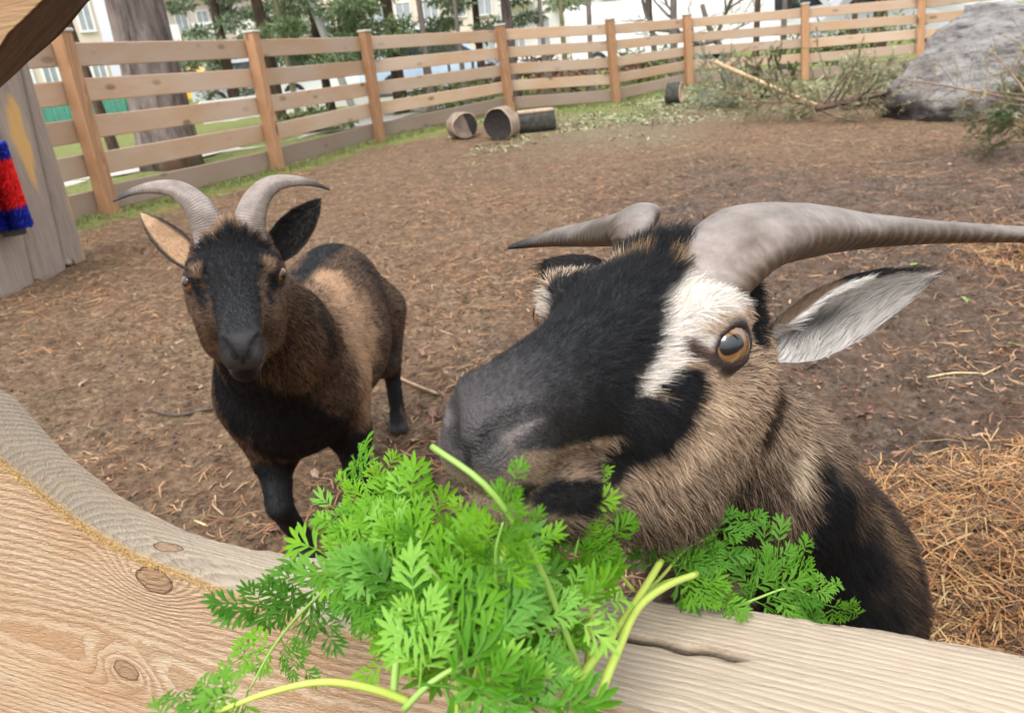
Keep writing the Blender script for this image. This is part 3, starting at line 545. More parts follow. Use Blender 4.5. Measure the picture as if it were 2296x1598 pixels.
# shrubs
for px, d, w, h_, m, lab in ((1180, 17, 1.1, .75, lfD, 'low reddish-brown shrub right of the corner post'), (1300, 16.5, 1.2, .6, lfD, 'low rusty shrub before the mossy sapling'), (1010, 15.5, .9, .45, lfC, 'low green shrub left of the corner post'), (1440, 17, 1.3, .6, lfC, 'green shrub behind the sixth fence bay'), (700, 13.5, .8, .35, lfC, 'small green clump behind the third fence bay'), (1880, 17, 1.5, .9, lfC, 'green shrub right of the seventh post'), (560, 26, 2.0, 1.2, lfC, 'green hedge bush in front of the low wall')):
    b = pt(px, 230, d); b[2] = gz1(b[0], b[1]); root = empty('shrub', tuple(b)); tag(root, lab, 'shrub', 'shrubs beyond the fence'); r_ = np.random.default_rng(int(px))
    foliage('crown', [((r_.normal(0, w * .4), r_.normal(0, .3), h_ * r_.uniform(.35, .8)), (.35, .3, h_ * .35)) for k in range(9)], m, root, 130, .09)
    g = Geo()
    for k in range(5): g.tube([(r_.normal(0, .1), 0, 0), (r_.normal(0, w * .3), r_.normal(0, .15), h_ * .8)], [.015, .006], 5)
    g.build('stem', dark_bark, root)
# parked vehicles
def car(label, px, d, heading, paint, van=False, name='parked_car', cat='car', L=4.2):
    b = pt(px, 200, d); b[2] = gz1(b[0], b[1]); root = empty(name, tuple(b), heading); tag(root, label, cat, 'vehicles parked beyond the fence'); W = 1.72
    if van: prof = [(-L/2, .35), (-L/2, 1.75), (-L/2 + .15, 1.95), (L/2 - 1.35, 1.95), (L/2 - .75, 1.25), (L/2 - .1, 1.0), (L/2, .75), (L/2, .35)]; glass = [(L/2 - 2.2, 1.2), (L/2 - 2.2, 1.8), (L/2 - 1.4, 1.8), (L/2 - .95, 1.25)]
    else: prof = [(-L/2, .35), (-L/2 + .02, .80), (-L/2 + .25, .95), (-L/2 + .75, 1.40), (-L/2 + 1.1, 1.46), (.35, 1.44), (1.05, .96), (L/2 - .2, .82), (L/2, .62), (L/2, .35)]; glass = [(-L/2 + .55, .98), (-L/2 + .95, 1.36), (.30, 1.37), (.88, .98)]
    def extr(pr, w0, nar=.0):
        n = len(pr); V = [(x, s_ * (w0 - nar * max(0, z - .9)), z) for s_ in (-1, 1) for x, z in pr]; return V, [tuple(range(n)), tuple(range(2*n - 1, n - 1, -1))] + [((k+1) % n, k, n + k, n + (k+1) % n) for k in range(n)]
    g = Geo(); g.add(*extr(prof, W / 2, .22)); g.build('body', paint, root); gl_ = flat('car_glass', (.03, .035, .04), .1) if 'car_glass' not in bpy.data.materials else bpy.data.materials['car_glass']
    g = Geo(); g.add(*extr(glass, W / 2 + .012, .22)); g.build('side_window', gl_, root); tm = bpy.data.materials.get('tyre') or flat('tyre', (.02, .02, .02), .9); rm_ = bpy.data.materials.get('wheel_rim') or flat('wheel_rim', (.4, .4, .41), .4, .1, 5)
    for x in (-L/2 + .75, L/2 - .8):
        for s_ in (-1, 1):
            w_ = Geo().tube([(x, s_ * (W/2 - .18), .31), (x, s_ * (W/2 + .015), .31)], [.31, .31], 20).build('wheel', tm, root, True); Geo().tube([(x, s_ * (W/2 + .012), .31), (x, s_ * (W/2 + .03), .31)], [.19, .17], 14).build('rim', rm_, w_)
    hm = bpy.data.materials.get('headlamp') or flat('headlamp', (.7, .7, .68), .2, .05)
    for s_ in (-1, 1): Geo().box((L/2 - .02, s_ * (W/2 - .25), .68), (.06, .32, .14), bev=.02).build('headlight', hm, root)
    return root
wp = flat('white_car_paint', (.82, .82, .82), .3, .03, 3); bp_ = flat('blue_car_paint', (.50, .62, .74), .3, .1, 3); yp = flat('yellow_car_paint', (.75, .42, .05), .35, .1, 3); sp = flat('silver_car_paint', (.55, .57, .60), .35, .05, 3)
hd_ = math.radians(8)
car('white hatchback parked beyond the second fence bay', 770, 25, hd_, wp); car('white van parked right of the white hatchback', 925, 27, hd_, wp, True, 'parked_van', 'van', 4.8); car('pale blue hatchback parked in front of the white van', 985, 23, hd_ + .1, bp_); car('silver hatchback at the left end of the row', 590, 28, hd_, sp); car('small yellow car far off beside the pine trunk', 432, 34, hd_, yp)
car('white van behind the fifth and sixth fence bays', 1470, 26, hd_ - .1, wp, True, 'parked_van', 'van', 5.4); car('white van at the seventh fence post, nearer to the bare trees', 1690, 24, hd_ - .2, wp, True, 'parked_van', 'van', 5.0); car('silver hatchback behind the cut branches', 1990, 24, hd_ - .3, sp)
# houses
glz = flat('window_glass', (.34, .37, .40), .08, .15, 2); frm = flat('window_frame', (.78, .78, .77), .5, .04)
def house(label, pxa, pxb, d, h, wall, rows, cols_, roofc=None, balc=False, name='apartment_building', depth=9):
    A, B = pt(pxa, 160, d), pt(pxb, 160, d * 1.02); u = B - A; u[2] = 0; L = np.linalg.norm(u); u /= L; v = np.array([-u[1], u[0], 0]); v *= np.sign(v @ A); z0 = gz1(A[0], A[1])
    root = empty(name, (A[0], A[1], z0), math.atan2(u[1], u[0])); tag(root, label, 'building', 'buildings beyond the fence')
    Geo().box((L/2, depth/2, h/2), (L, depth, h)).build('wall', wall, root)
    if roofc is not None: Geo().add([(-.4, -.5, h + .003), (L + .4, -.5, h + .003), (L + .4, depth + .5, h + .003), (-.4, depth + .5, h + .003), (.4, depth/2, h + 2.0), (L - .4, depth/2, h + 2.0)], [(0, 1, 5, 4), (2, 3, 4, 5), (1, 2, 5), (3, 0, 4), (3, 2, 1, 0)]).build('roof', roofc, root)
    fr0 = pn0 = None
    for i in range(rows):
        for j in range(cols_):
            x = L * (j + .5) / cols_; z = 1.5 + (h - 1.2) * i / rows; w, hh = min(1.3, L / cols_ * .5), 1.35
            if fr0 is None:
                g = Geo()
                for c_, s_ in (((0, 0, hh/2), (w + .16, .1, .08)), ((0, 0, -hh/2), (w + .16, .14, .08)), ((-w/2 - .04, 0, 0), (.08, .1, hh - .09)), ((w/2 + .04, 0, 0), (.08, .1, hh - .09)), ((0, 0, 0), (.05, .08, hh - .09))): g.box(c_, s_)
                fr0 = g.build('window', frm, root); pn0 = Geo().box((0, .02, 0), (w, .04, hh - .09)).build('pane', glz, fr0); f_ = fr0
            else:
                f_ = fr0.copy(); link(f_, root); q = pn0.copy(); link(q, f_)
            f_.location = (x, -.03, z)
            if balc and i > 0 and j % 2 == 0:
                Geo().box((x, -.62, z - hh/2 - .45), (w + 1.2, 1.2, .16)).build('balcony', wall, root); Geo().box((x, -1.2, z - hh/2 + .12), (w + 1.2, .05, .95)).build('balcony_rail', pw, root)
cream = flat('cream_render', (.66, .58, .49), .9, .06, 1); white = flat('pale_render', (.74, .72, .70), .9, .05, 1); greyw = flat('grey_cladding', (.48, .50, .50), .8, .06, 1); rost = flat('red_tiles', (.30, .12, .08), .9, .2, 2)
house('cream apartment block at the far left, partly behind the thin dark trunk', -40, 250, 38, 11, cream, 4, 5); house('pale apartment block with balconies between pine and conifers', 360, 640, 58, 13, flat('sand_render', (.62, .55, .49), .9, .08, 1), 4, 6, None, True)
house('white apartment house with balconies behind the corner post', 1140, 1420, 44, 12, white, 4, 5, None, True); house('low white pavilion behind the bare trees', 1430, 1800, 36, 3.2, greyw, 1, 7, None, False, 'pavilion', 6); house('red-roofed house beyond the right end of the fence', 1830, 2230, 46, 5.0, white, 2, 6, rost, False, 'house')
house('pale hall filling the gap behind the conifers', 640, 1130, 62, 9, cream, 3, 8, None, False, 'apartment_building')
# ---- lawn tufts along the fence foot (pen side) and thin turf by the logs
gm_ = NM('grass_blade'); gm_.set(color=gm_.mix(gm_.noise(gm_.coord(), 5, 4), (.09, .13, .025), (.26, .30, .09)), rough=.6)
def scatter_grass(n, fn, hmin, hmax, w):
    P = fn(n); n = len(P); h = rng.uniform(hmin, hmax, n)[:, None]; a = rng.uniform(0, 6.283, n); s_ = np.stack([np.cos(a), np.sin(a), 0*a], 1) * w; t = np.stack([rng.normal(0, .5, n), rng.normal(0, .5, n), np.ones(n)], 1) * h
    V = np.stack([P - s_, P + s_, P + t * .6 + s_ * .7, P + t * .6 - s_ * .7, P + t * np.array([1.5, 1.5, 1])], 1); k = np.arange(n)[:, None] * 5
    return V.reshape(-1, 3), [tuple(f) for f in np.concatenate([k + [[0, 1, 2, 3]]]).tolist()] + [tuple(f) for f in (k + [[3, 2, 4]]).tolist()]
def along_fence(n):
    x = rng.uniform(-4.5, 5.5, n); y = fence_y(x) - np.abs(rng.normal(0.02, .26, n)) + .06; keep = fbm(np.stack([x * 1.6, y * 1.6, 0*x], 1), 2, 8) > -.25; x, y = x[keep], y[keep]; return np.stack([x, y, ground_z(x, y)], 1)
def outside(n):
    x = rng.uniform(-7, 8, n); y = fence_y(x) + np.abs(rng.normal(.2, 1.6, n)); return np.stack([x, y, ground_z(x, y)], 1)
def by_logs(n):
    x = rng.uniform(.2, 6, n); y = fence_y(x) - np.abs(rng.normal(.5, 1.1, n)); keep = fbm(np.stack([x * 1.2, y * 1.2, 0*x], 1), 2, 18) > .0; x, y = x[keep], y[keep]; return np.stack([x, y, ground_z(x, y)], 1)
for fn, n, h0, h1 in ((along_fence, 7000, .02, .07), (outside, 9000, .03, .09), (by_logs, 6000, .012, .04)):
    V, Fc = scatter_grass(n, fn, h0, h1, .004); o = add_mesh('grass', V, Fc, gm_, None, False); tag(o, kind='stuff')
# ---------------------------------------------------------------- goat poses
NEAR_R = np.array([[-.801, -.562, .207], [.598, -.773, .213], [.040, .294, .955]]); NEAR_T = np.array([.076, .464, .850]); NEAR_S = 1.1
FAR_R = np.array([[-.952, .284, .110], [-.290, -.956, -.038], [.094, -.068, .993]]); FAR_T = np.array([-.411, 1.153, .741]); FAR_S = 1.12
def hw(Rm, T, s, p): return Rm @ (np.asarray(p, float) * s) + T
def near_sdf(p):
    q = ((p - NEAR_T.astype(F32)) @ NEAR_R.astype(F32)) / F32(NEAR_S)
    d = goat_head(q, HEAD0, .89, .90) * NEAR_S
    N0 = hw(NEAR_R, NEAR_T, NEAR_S, (0, -.070, -.022)); N1 = np.array([.200, .585, .680]); N2 = np.array([.283, .68, .50])
    d = smin(d, sd_cone(p, N0, N1, .050, .066), .04)
    d = smin(d, sd_cone(p, N1, N2, .066, .108), .05)
    b = sd_ell(p, (.288, .715, .43), (.120, .16, .165)); b = smin(b, sd_ell(p, (.312, .95, .39), (.145, .24, .165)), .08); b = smin(b, sd_ell(p, (.33, 1.14, .42), (.115, .15, .14)), .08)
    d = smin(d, b, .05)
    for sx in (-1, 1):
        d = smin(d, sd_cone(p, (.33 + sx*.08, 1.18, .40), (.33 + sx*.09, 1.15, .27), .075, .045), .04)
        d = smin(d, sd_cone(p, (.33 + sx*.09, 1.15, .27), (.33 + sx*.085, 1.26, .19), .04, .024), .02); d = smin(d, sd_cone(p, (.33 + sx*.085, 1.26, .19), (.33 + sx*.085, 1.24, .04), .022, .019), .012)
        d = smin(d, sd_cone(p, (.33 + sx*.085, 1.24, .045), (.33 + sx*.085, 1.22, .012), .022, .027), .01)
        d = smin(d, sd_cone(p, (.29 + sx*.085, .70, .42), (.29 + sx*.08, .73, .27), .06, .04), .03)
        d = smin(d, sd_cone(p, (.29 + sx*.08, .73, .27), (.29 + sx*.075, .70, .15), .034, .024), .02); d = smin(d, sd_cone(p, (.29 + sx*.075, .70, .15), (.29 + sx*.075, .70, .04), .022, .019), .012)
        d = smin(d, sd_cone(p, (.29 + sx*.075, .70, .045), (.29 + sx*.075, .685, .012), .022, .027), .01)
    return d
def far_sdf(p):
    q = ((p - FAR_T.astype(F32)) @ FAR_R.astype(F32)) / F32(FAR_S)
    d = goat_head(q, HEAD0, 1.0, .86) * FAR_S
    N0 = hw(FAR_R, FAR_T, FAR_S, (0, -.08, -.015)); N1 = np.array([-.455, 1.42, .57]); N2 = np.array([-.48, 1.53, .44])
    d = smin(d, sd_cone(p, N0, N1, .065, .098), .045); d = smin(d, sd_cone(p, N1, N2, .098, .14), .06)
    b = sd_ell(p, (-.49, 1.60, .43), (.14, .19, .18)); b = smin(b, sd_ell(p, (-.475, 1.84, .42), (.17, .25, .18)), .08); b = smin(b, sd_ell(p, (-.465, 2.05, .445), (.13, .17, .16)), .08)
    d = smin(d, b, .06)
    for hx, hy, kx, ky, fx, fy in ((-.56, 1.53, -.545, 1.475, -.53, 1.52), (-.40, 1.60, -.385, 1.57, -.38, 1.66)):
        d = smin(d, sd_cone(p, (hx, hy, .40), (hx + .01, hy, .27), .07, .046), .04); d = smin(d, sd_cone(p, (hx + .01, hy, .27), (kx, ky, .165), .040, .0265), .025)
        d = smin(d, sd_cone(p, (kx, ky, .165), (fx, fy, .05), .0255, .0205), .012); d = smin(d, sd_cone(p, (fx, fy, .05), (fx, fy - .02, .014), .025, .031), .01)
    for sx in (-1, 1):
        x = -.455 + sx*.09
        d = smin(d, sd_cone(p, (x, 2.08, .40), (x, 2.03, .27), .08, .048), .04); d = smin(d, sd_cone(p, (x, 2.03, .27), (x, 2.15, .19), .042, .025), .02)
        if sx > 0: d = smin(d, sd_cone(p, (-.47, 2.17, .50), (-.47, 2.25, .50), .03, .02), .03)
        d = smin(d, sd_cone(p, (x, 2.15, .19), (x, 2.13, .05), .023, .02), .012); d = smin(d, sd_cone(p, (x, 2.13, .05), (x, 2.11, .014), .023, .029), .01)
    return d
# ---- horns: tapered, ringed, curving out; local control points for the right (x>0) horn
def horn_mesh(P, rad, n=32, seg=200, flat=.60, rings=.010, seed=3, keel=.10):
    C = spline(P, seg); k = np.linspace(0, 1, seg); r = np.interp(k, np.linspace(0, 1, len(rad)), rad)
    def rf(t, a): return (1 + rings*np.sin(t*95 + 1.4*np.sin(t*11+seed)) * (1-t)**1.2 * (.6+.4*np.cos(a)) + .02*np.sin(3*a + t*9)) * (1 + keel*np.cos(a)**8)
    V, Fc = tube_geo(C, r, n, True, flat, rf, (np.sign(P[0][0]), 0, .5))
    return V, Fc
def place(V, Rm, T, s): return (np.asarray(V) * s) @ Rm.T + T
def ear_mesh(base, tip, nrm, width, cup=.9, th=.0022, seg=26, n=13, bend=0.0):
    """cupped leaf: a thin closed shell from base to tip, its hollow facing nrm"""
    base, tip, nrm = (np.asarray(a, float) for a in (base, tip, nrm)); A = tip - base; L = np.linalg.norm(A); A /= L
    nrm = nrm - A * (nrm @ A); nrm /= np.linalg.norm(nrm); B = np.cross(A, nrm)
    outer, inner = [], []
    for i in range(seg):
        t = i / (seg - 1); w = width * (np.interp(t, [0, .1, .25, .45, .65, .82, .93, 1], [.50, .70, .94, 1, .86, .58, .32, .05])); c = cup * (1.0 - .55*t)
        for j in range(n):
            u = (j / (n - 1) - .5) * 2; ph = u * (c * 1.25 + .2)
            R_ = w / max(math.sin(min(c * 1.25 + .2, 1.5)), .3) / 1.0
            off = B * R_ * math.sin(ph) - nrm * (R_ * math.cos(ph) - R_ * math.cos(c * 1.25 + .2))
            p = base + A * L * t + off + nrm * bend * t * t
            d = B * math.sin(ph) - nrm * math.cos(ph); e = th * (1 - .75 * abs(u)**3)
            outer.append(p + d * e); inner.append(p - d * e)
    V = np.array(outer + inner); N = seg * n; Fc = []
    for i in range(seg - 1):
        for j in range(n - 1):
            a = i*n + j; Fc.append((a, a + n, a + n + 1, a + 1)); Fc.append((N + a, N + a + 1, N + a + n + 1, N + a + n))
        a = i*n; Fc.append((a, N + a, N + a + n, a + n)); a = i*n + n - 1; Fc.append((a, a + n, N + a + n, N + a))
    for j in range(n - 1):
        Fc.append((j, j + 1, N + j + 1, N + j)); a = (seg - 1)*n + j; Fc.append((a, N + a, N + a + 1, a + 1))
    return V, Fc
NH = [(.0177, -.0354, .0460), (.0353, -.0629, .0789), (.0603, -.0995, .0912), (.0921, -.1404, .0966), (.1369, -.1785, .1014), (.1942, -.2090, .1067), (.2644, -.2311, .1187)]
NHR = [.034, .036, .0288, .0187, .0127, .0092, .0072, .0062]
NH2 = [(.0355, -.0653, .0584), (.0398, -.0644, .0786), (.0529, -.0936, .0871), (.0792, -.1367, .0847), (.1282, -.1735, .0782), (.1872, -.2015, .0695), (.2462, -.2245, .0571)]   # the right horn has grown lower
NHR2 = [.0117, .018, .021, .0201, .0171, .0138, .0094, .0035]
FH = [(.024, -.046, .040), (.029, -.066, .088), (.042, -.080, .112), (.064, -.095, .128), (.094, -.108, .130), (.122, -.115, .124), (.148, -.118, .112)]
FHR = [.0215, .0215, .0195, .0165, .0130, .0095, .006, .002]

EARS = dict(nearL=(at(1756, 772, .545), at(2078, 630, .60), (-.35, -.85, -.22), .033), nearR=(hw(NEAR_R, NEAR_T, NEAR_S, (.055, -.085, .02)), at(1226, 590, .62), (.1, .8, -.6), .030),
    farL=(hw(FAR_R, FAR_T, FAR_S, (-.048, -.07, .026)), at(716, 448, 1.27), (-.45, -.85, -.1), .030), farR=(hw(FAR_R, FAR_T, FAR_S, (.048, -.07, .022)), at(316, 478, 1.27), (.55, -.85, .1), .024))
# ---------------------------------------------------------------- coat pattern: blotches (x, y, z, radius) in each head's own axes, or in metres on the body
NEAR_MARKS = [                                                     # (frame, points, colour, edge softness)
 ('w', [(.236, .511, .734, .016), (.243, .506, .701, .026), (.250, .514, .652, .038), (.259, .543, .578, .065), (.262, .556, .505, .10), (.27, .62, .44, .11)], 'black', .5),
 ('w', [(.159, .51, .668, .016), (.19, .514, .640, .028), (.208, .549, .58, .035)], 'umber', .9),
 ('w', [(.174, .55, .607, .013), (.185, .579, .553, .018)], 'white', .3),
 ('w', [(.30, .62, .60, .03), (.31, .8, .57, .03), (.32, 1.0, .56, .03), (.33, 1.2, .55, .03)], 'black', .5),
 ('h', [(-.03, -.055, .068, .024), (.03, -.055, .068, .024), (0, -.05, .072, .034), (.002, -.0173, .0666, .029), (.001, .0278, .0482, .033), (.0, .0785, .023, .036), (.0, .1221, .0073, .032), (.002, .1495, -.003, .022), (0, .1664, -.0153, .020)], 'black', .25),
 ('s', [(-.030, .1409, -.0086, .017), (-.032, .105, -.0086, .0185), (-.0323, .0767, -.0058, .0154), (-.0326, .0665, .0091, .0095)], 'black', .3),
 ('s', [(-.034, .095, -.012, .019), (-.037, .075, -.014, .019), (-.043, .058, -.018, .016)], 'black', .3),
 ('s', [(-.0441, .0466, .0048, .0095), (-.052, .0304, -.0001, .0115), (-.0519, .04, -.0158, .0132), (-.0401, .0542, -.0306, .0142), (-.0263, .0581, -.0439, .0125)], 'black', .3),
 ('s', [(-.024, .0, .056, .014), (-.030, .025, .046, .017), (-.034, .050, .029, .017), (-.037, .060, .018, .014)], 'black', .3),
 ('s', [(-.049, -.020, .048, .010), (-.052, .004, .040, .010), (-.050, .022, .028, .008)], 'white', .5),
 ('h', [(-.0365, -.0135, .0549, .0120), (-.0420, .0151, .0434, .0155), (-.0414, .0295, .0268, .0120), (-.0412, .0426, .0133, .0074), (-.0393, .0555, .0047, .0048), (-.0376, .0628, -.003, .003)], 'white', .5),
 ('s', [(-.0541, .023, .0319, .0045), (-.0626, .0075, .0375, .0048), (-.0596, -.0421, .0233, .0043)], 'beige', .9),
 ('s', [(-.051, -.026, .040, .0105), (-.050, -.034, .046, .0120), (-.056, -.040, .033, .0115), (-.058, -.048, .024, .009), (-.0523, -.055, .050, .0125), (-.0523, -.0653, .0408, .0115), (-.0541, -.0737, .0318, .007)], 'black', .3),
 ('s', [(-.063, -.0918, .0389, .009), (-.0634, -.1128, .0112, .012), (-.0600, -.116, -.0096, .016), (-.0663, -.0884, -.022, .015), (-.0664, -.0804, -.0357, .013)], 'umber', .6),
 ('s', [(-.0456, .0287, .0214, .0050), (-.0528, .0225, .0162, .0042), (-.058, .0149, .0129, .0028)], 'skin', .5),
 ('s', [(-.0691, -.1481, -.0225, .008), (-.0787, -.1376, -.0385, .0095), (-.0813, -.1248, -.0644, .0095), (-.0813, -.1251, -.0838, .006)], 'cream', .8),
 ('s', [(-.0263, .1457, -.025, .0050), (-.020, .1007, -.0355, .0085), (-.0200, .0707, -.0415, .0079)], 'tan', .6),
 ('s', [(-.0236, .1418, -.0436, .0065), (-.0199, .1064, -.0520, .0095), (-.0243, .0767, -.0565, .0096)], 'black', .4),
 ('w', [(.258, .56, .765, .012), (.2743, .55, .7397, .013), (.294, .55, .7052, .014), (.34, .61, .6167, .018), (.36, .61, .5577, .02)], 'grizzle', .8),
 ('s', [(-.0589, -.0109, -.0006, .012), (-.0582, .0078, -.0215, .014), (-.0543, .0181, -.0385, .012)], 'cheek', .9),
 ('h', [(0, .155, -.012, .026), (0, .128, -.002, .022)], 'nosegrey', 1.2),
 ('s', [(-.0128, .1511, -.0165, .0025), (-.0231, .1469, -.0108, .0025), (-.0271, .1377, -.0073, .0022)], 'rim', .6),
 ('s', [(-.012, -.022, .068, .008), (-.026, -.020, .063, .0075), (-.040, -.022, .056, .007)], 'grizzle', .8)]
FAR_MARKS = [
 ('w', [(-.60, 1.42, .50, .06), (-.58, 1.38, .42, .08)], 'black', .4),
 ('w', [(-.52, 1.33, .53, .055), (-.50, 1.36, .44, .095), (-.46, 1.40, .34, .115), (-.40, 1.48, .30, .085), (-.48, 1.6, .25, .08), (-.48, 1.9, .23, .06)], 'black', .35),
 ('w', [(-.373, 1.291, .645, .026), (-.379, 1.323, .573, .034), (-.39, 1.353, .500, .026)], 'brown', .7),
 ('w', [(-.375, 1.46, .66, .020), (-.352, 1.40, .62, .022), (-.345, 1.40, .55, .020)], 'umber', .9),
 ('w', [(-.405, 1.78, .585, .062), (-.363, 1.70, .529, .085), (-.331, 1.62, .454, .090), (-.325, 1.60, .35, .065)], 'fawn', 1.5),
 ('w', [(-.46, 1.50, .64, .03), (-.48, 1.65, .63, .036), (-.48, 1.85, .62, .04), (-.47, 2.05, .61, .05), (-.455, 2.25, .63, .07)], 'black', .5),
 ('w', [(-.36, 2.0, .55, .04), (-.33, 1.97, .48, .045), (-.31, 1.93, .40, .045), (-.34, 1.99, .30, .05)], 'umber', .9),
 ('w', [(-.54, 1.50, .22, .07), (-.53, 1.49, .12, .06), (-.53, 1.52, .0, .06)], 'black', .3),
 ('w', [(-.385, 1.60, .22, .08), (-.385, 1.60, .12, .07), (-.38, 1.66, .0, .07)], 'black', .3),
 ('w', [(-.50, 2.08, .20, .10), (-.41, 2.08, .20, .10), (-.455, 2.12, .05, .12)], 'black', .3),
 ('w', [(-.497, 1.462, .255, .022), (-.50, 1.455, .225, .014)], 'brown', .5),
 ('h', [(0, -.055, .075, .036), (.0016, .0, .06, .041), (.0016, .0312, .0471, .0384), (.0034, .0916, .0194, .0347), (-.0008, .1365, -.0012, .0318), (.0008, .1688, -.015, .030), (0, .16, -.04, .027), (0, .13, -.07, .022)], 'black', .3),
 ('s', [(-.050, .010, .020, .012), (-.056, .0, .010, .012)], 'skin', .8),
 ('s', [(-.0420, -.0197, .0545, .021), (-.060, .002, .038, .014), (-.050, .05, .01, .015)], 'black', .4),
 ('s', [(-.046, .012, .0484, .0075), (-.0465, .0220, .0400, .0062)], 'brown', .8),
 ('s', [(-.0, -.052, .088, .010), (-.024, -.040, .078, .012)], 'fawn', .9),
 ('s', [(-.0545, .040, -.0120, .014), (-.0486, .030, -.0451, .019), (-.0379, .022, -.0774, .014)], 'brown', .5)]
COAT = dict(black=(.0085, .009, .0105), umber=(.055, .036, .025), white=(.66, .61, .55), beige=(.46, .35, .26), skin=(.075, .043, .036), cream=(.52, .42, .31), tan=(.24, .165, .11), cheek=(.58, .43, .30), rim=(.13, .11, .105), nosegrey=(.045, .040, .042), grizzle=(.20, .13, .075), brown=(.17, .10, .058), fawn=(.42, .27, .165), nostril=(.006, .005, .005))
def paint(P, Rm, T, s, marks, base):
    """colour (n,3) of the coat at world points P, plus 0/1 'flecked' weight"""
    q = (P - T) @ Rm / s; qs = q.copy(); qs[:, 0] = -np.abs(qs[:, 0])
    col = np.array(base(P, q)); fl = np.ones(len(P))
    nz = .55 * fbm(q * 130, 2, 5) + .45 * fbm(q * 45, 2, 9); nw = .5 * fbm(P * 60, 2, 5) + .5 * fbm(P * 22, 2, 9)
    for fr, pts, cn, soft in marks:
        X = P if fr == 'w' else (qs if fr == 's' else q); n_ = nw if fr == 'w' else nz
        pts = np.array(pts); d = np.full(len(P), 9.0)
        for a, b in zip(pts[:-1], pts[1:]):
            ab = b[:3] - a[:3]; t = np.clip((X - a[:3]) @ ab / (ab @ ab + 1e-12), 0, 1)
            d = np.minimum(d, np.linalg.norm(X - a[:3] - t[:, None] * ab, axis=1) / (a[3] + (b[3] - a[3]) * t))
        w = np.clip((1.0 + soft * .5 - d + n_ * (.25 + .35 * soft)) / max(soft, .12), 0, 1); w = w * w * (3 - 2 * w)
        col += (np.array(COAT[cn]) - col) * w[:, None]
        fl += ((.9 if cn in ('umber', 'grizzle', 'brown', 'tan', 'cheek') else .15) - fl) * w
    return col, fl
def near_base(P, q):
    t = np.clip((P[:, 2] - .66) / .17, 0, 1)[:, None]; c = np.array((.085, .058, .042)) * (1 - t) + np.array((.50, .365, .255)) * t
    c = c * (1 - .5 * np.clip((q[:, 1] - .085) / .03, 0, 1))[:, None]
    k = np.clip((-.045 - q[:, 2]) / .05, 0, 1)[:, None] * (np.abs(q[:, 1]) < .12)[:, None]            # the jaw is darker grey brown
    return c * (1 - .50 * k)
def far_base(P, q): return np.tile(np.array((.13, .078, .048)), (len(P), 1))
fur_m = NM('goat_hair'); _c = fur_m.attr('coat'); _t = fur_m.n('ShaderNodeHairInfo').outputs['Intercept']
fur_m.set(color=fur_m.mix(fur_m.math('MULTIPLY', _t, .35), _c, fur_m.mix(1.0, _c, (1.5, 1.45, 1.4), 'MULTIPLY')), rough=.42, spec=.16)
skin_m = NM('goat_skin'); _c = skin_m.attr('coat'); skin_m.set(color=_c, rough=.55, spec=.4)
skin_m.bump(skin_m.math('ADD', skin_m.noise(skin_m.coord(), 260, 3), skin_m.math('MULTIPLY', skin_m.vor(skin_m.coord(), 700), .9)), .5, .0015)
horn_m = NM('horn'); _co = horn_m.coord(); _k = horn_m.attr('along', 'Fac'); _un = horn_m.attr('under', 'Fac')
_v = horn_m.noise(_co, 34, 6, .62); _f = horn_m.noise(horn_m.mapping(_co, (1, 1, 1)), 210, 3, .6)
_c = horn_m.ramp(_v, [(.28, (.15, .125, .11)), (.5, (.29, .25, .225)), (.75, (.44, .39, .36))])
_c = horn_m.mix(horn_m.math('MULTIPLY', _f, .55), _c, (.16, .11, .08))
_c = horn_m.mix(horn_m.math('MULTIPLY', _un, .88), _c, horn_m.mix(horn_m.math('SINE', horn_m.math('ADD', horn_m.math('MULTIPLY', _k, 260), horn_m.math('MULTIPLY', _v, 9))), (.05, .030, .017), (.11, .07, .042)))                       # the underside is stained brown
_c = horn_m.mix(horn_m.ramp(_k, [(.76, (0, 0, 0)), (.93, (1, 1, 1))]), _c, (.015, .012, .011))
horn_m.set(color=_c, rough=.44, spec=.4)
_st = horn_m.math('SINE', horn_m.math('ADD', horn_m.math('MULTIPLY', _k, 330), horn_m.math('MULTIPLY', _v, 14)))
horn_m.bump(horn_m.math('ADD', horn_m.math('MULTIPLY', _st, .22), horn_m.noise(_co, 90, 5, .65)), .35, .003)
eye_m = NM('goat_eye'); _s = eye_m.n('ShaderNodeSeparateXYZ', {0: eye_m.coord()}); _y, _z = _s.outputs[1], _s.outputs[2]
_r = eye_m.math('SQRT', eye_m.math('ADD', eye_m.math('POWER', _y, 2), eye_m.math('POWER', _z, 2)))
_pu = eye_m.math('ADD', eye_m.math('POWER', eye_m.math('ABSOLUTE', eye_m.math('DIVIDE', _y, .0072)), 3), eye_m.math('POWER', eye_m.math('ABSOLUTE', eye_m.math('DIVIDE', _z, .0049)), 3))
_ir = eye_m.mix(eye_m.noise(eye_m.coord(), 420, 3), (.19, .085, .024), (.09, .036, .010))
_ir = eye_m.mix(eye_m.ramp(_r, [(.0062, (0, 0, 0)), (.0086, (1, 1, 1))]), _ir, (.27, .14, .05))
_cc = eye_m.mix(eye_m.ramp(_r, [(.0080, (0, 0, 0)), (.0094, (1, 1, 1))]), _ir, (.018, .009, .007))
eye_m.set(color=eye_m.mix(eye_m.ramp(_pu, [(.85, (1, 1, 1)), (1.0, (0, 0, 0))]), _cc, (.004, .005, .008)), rough=.16, coat=1.0); eye_m.b.inputs['Coat Roughness'].default_value = .02
eye_d = NM('dark_goat_eye'); _s = eye_d.n('ShaderNodeSeparateXYZ', {0: eye_d.coord()}); _r = eye_d.math('SQRT', eye_d.math('ADD', eye_d.math('POWER', _s.outputs[1], 2), eye_d.math('POWER', _s.outputs[2], 2)))
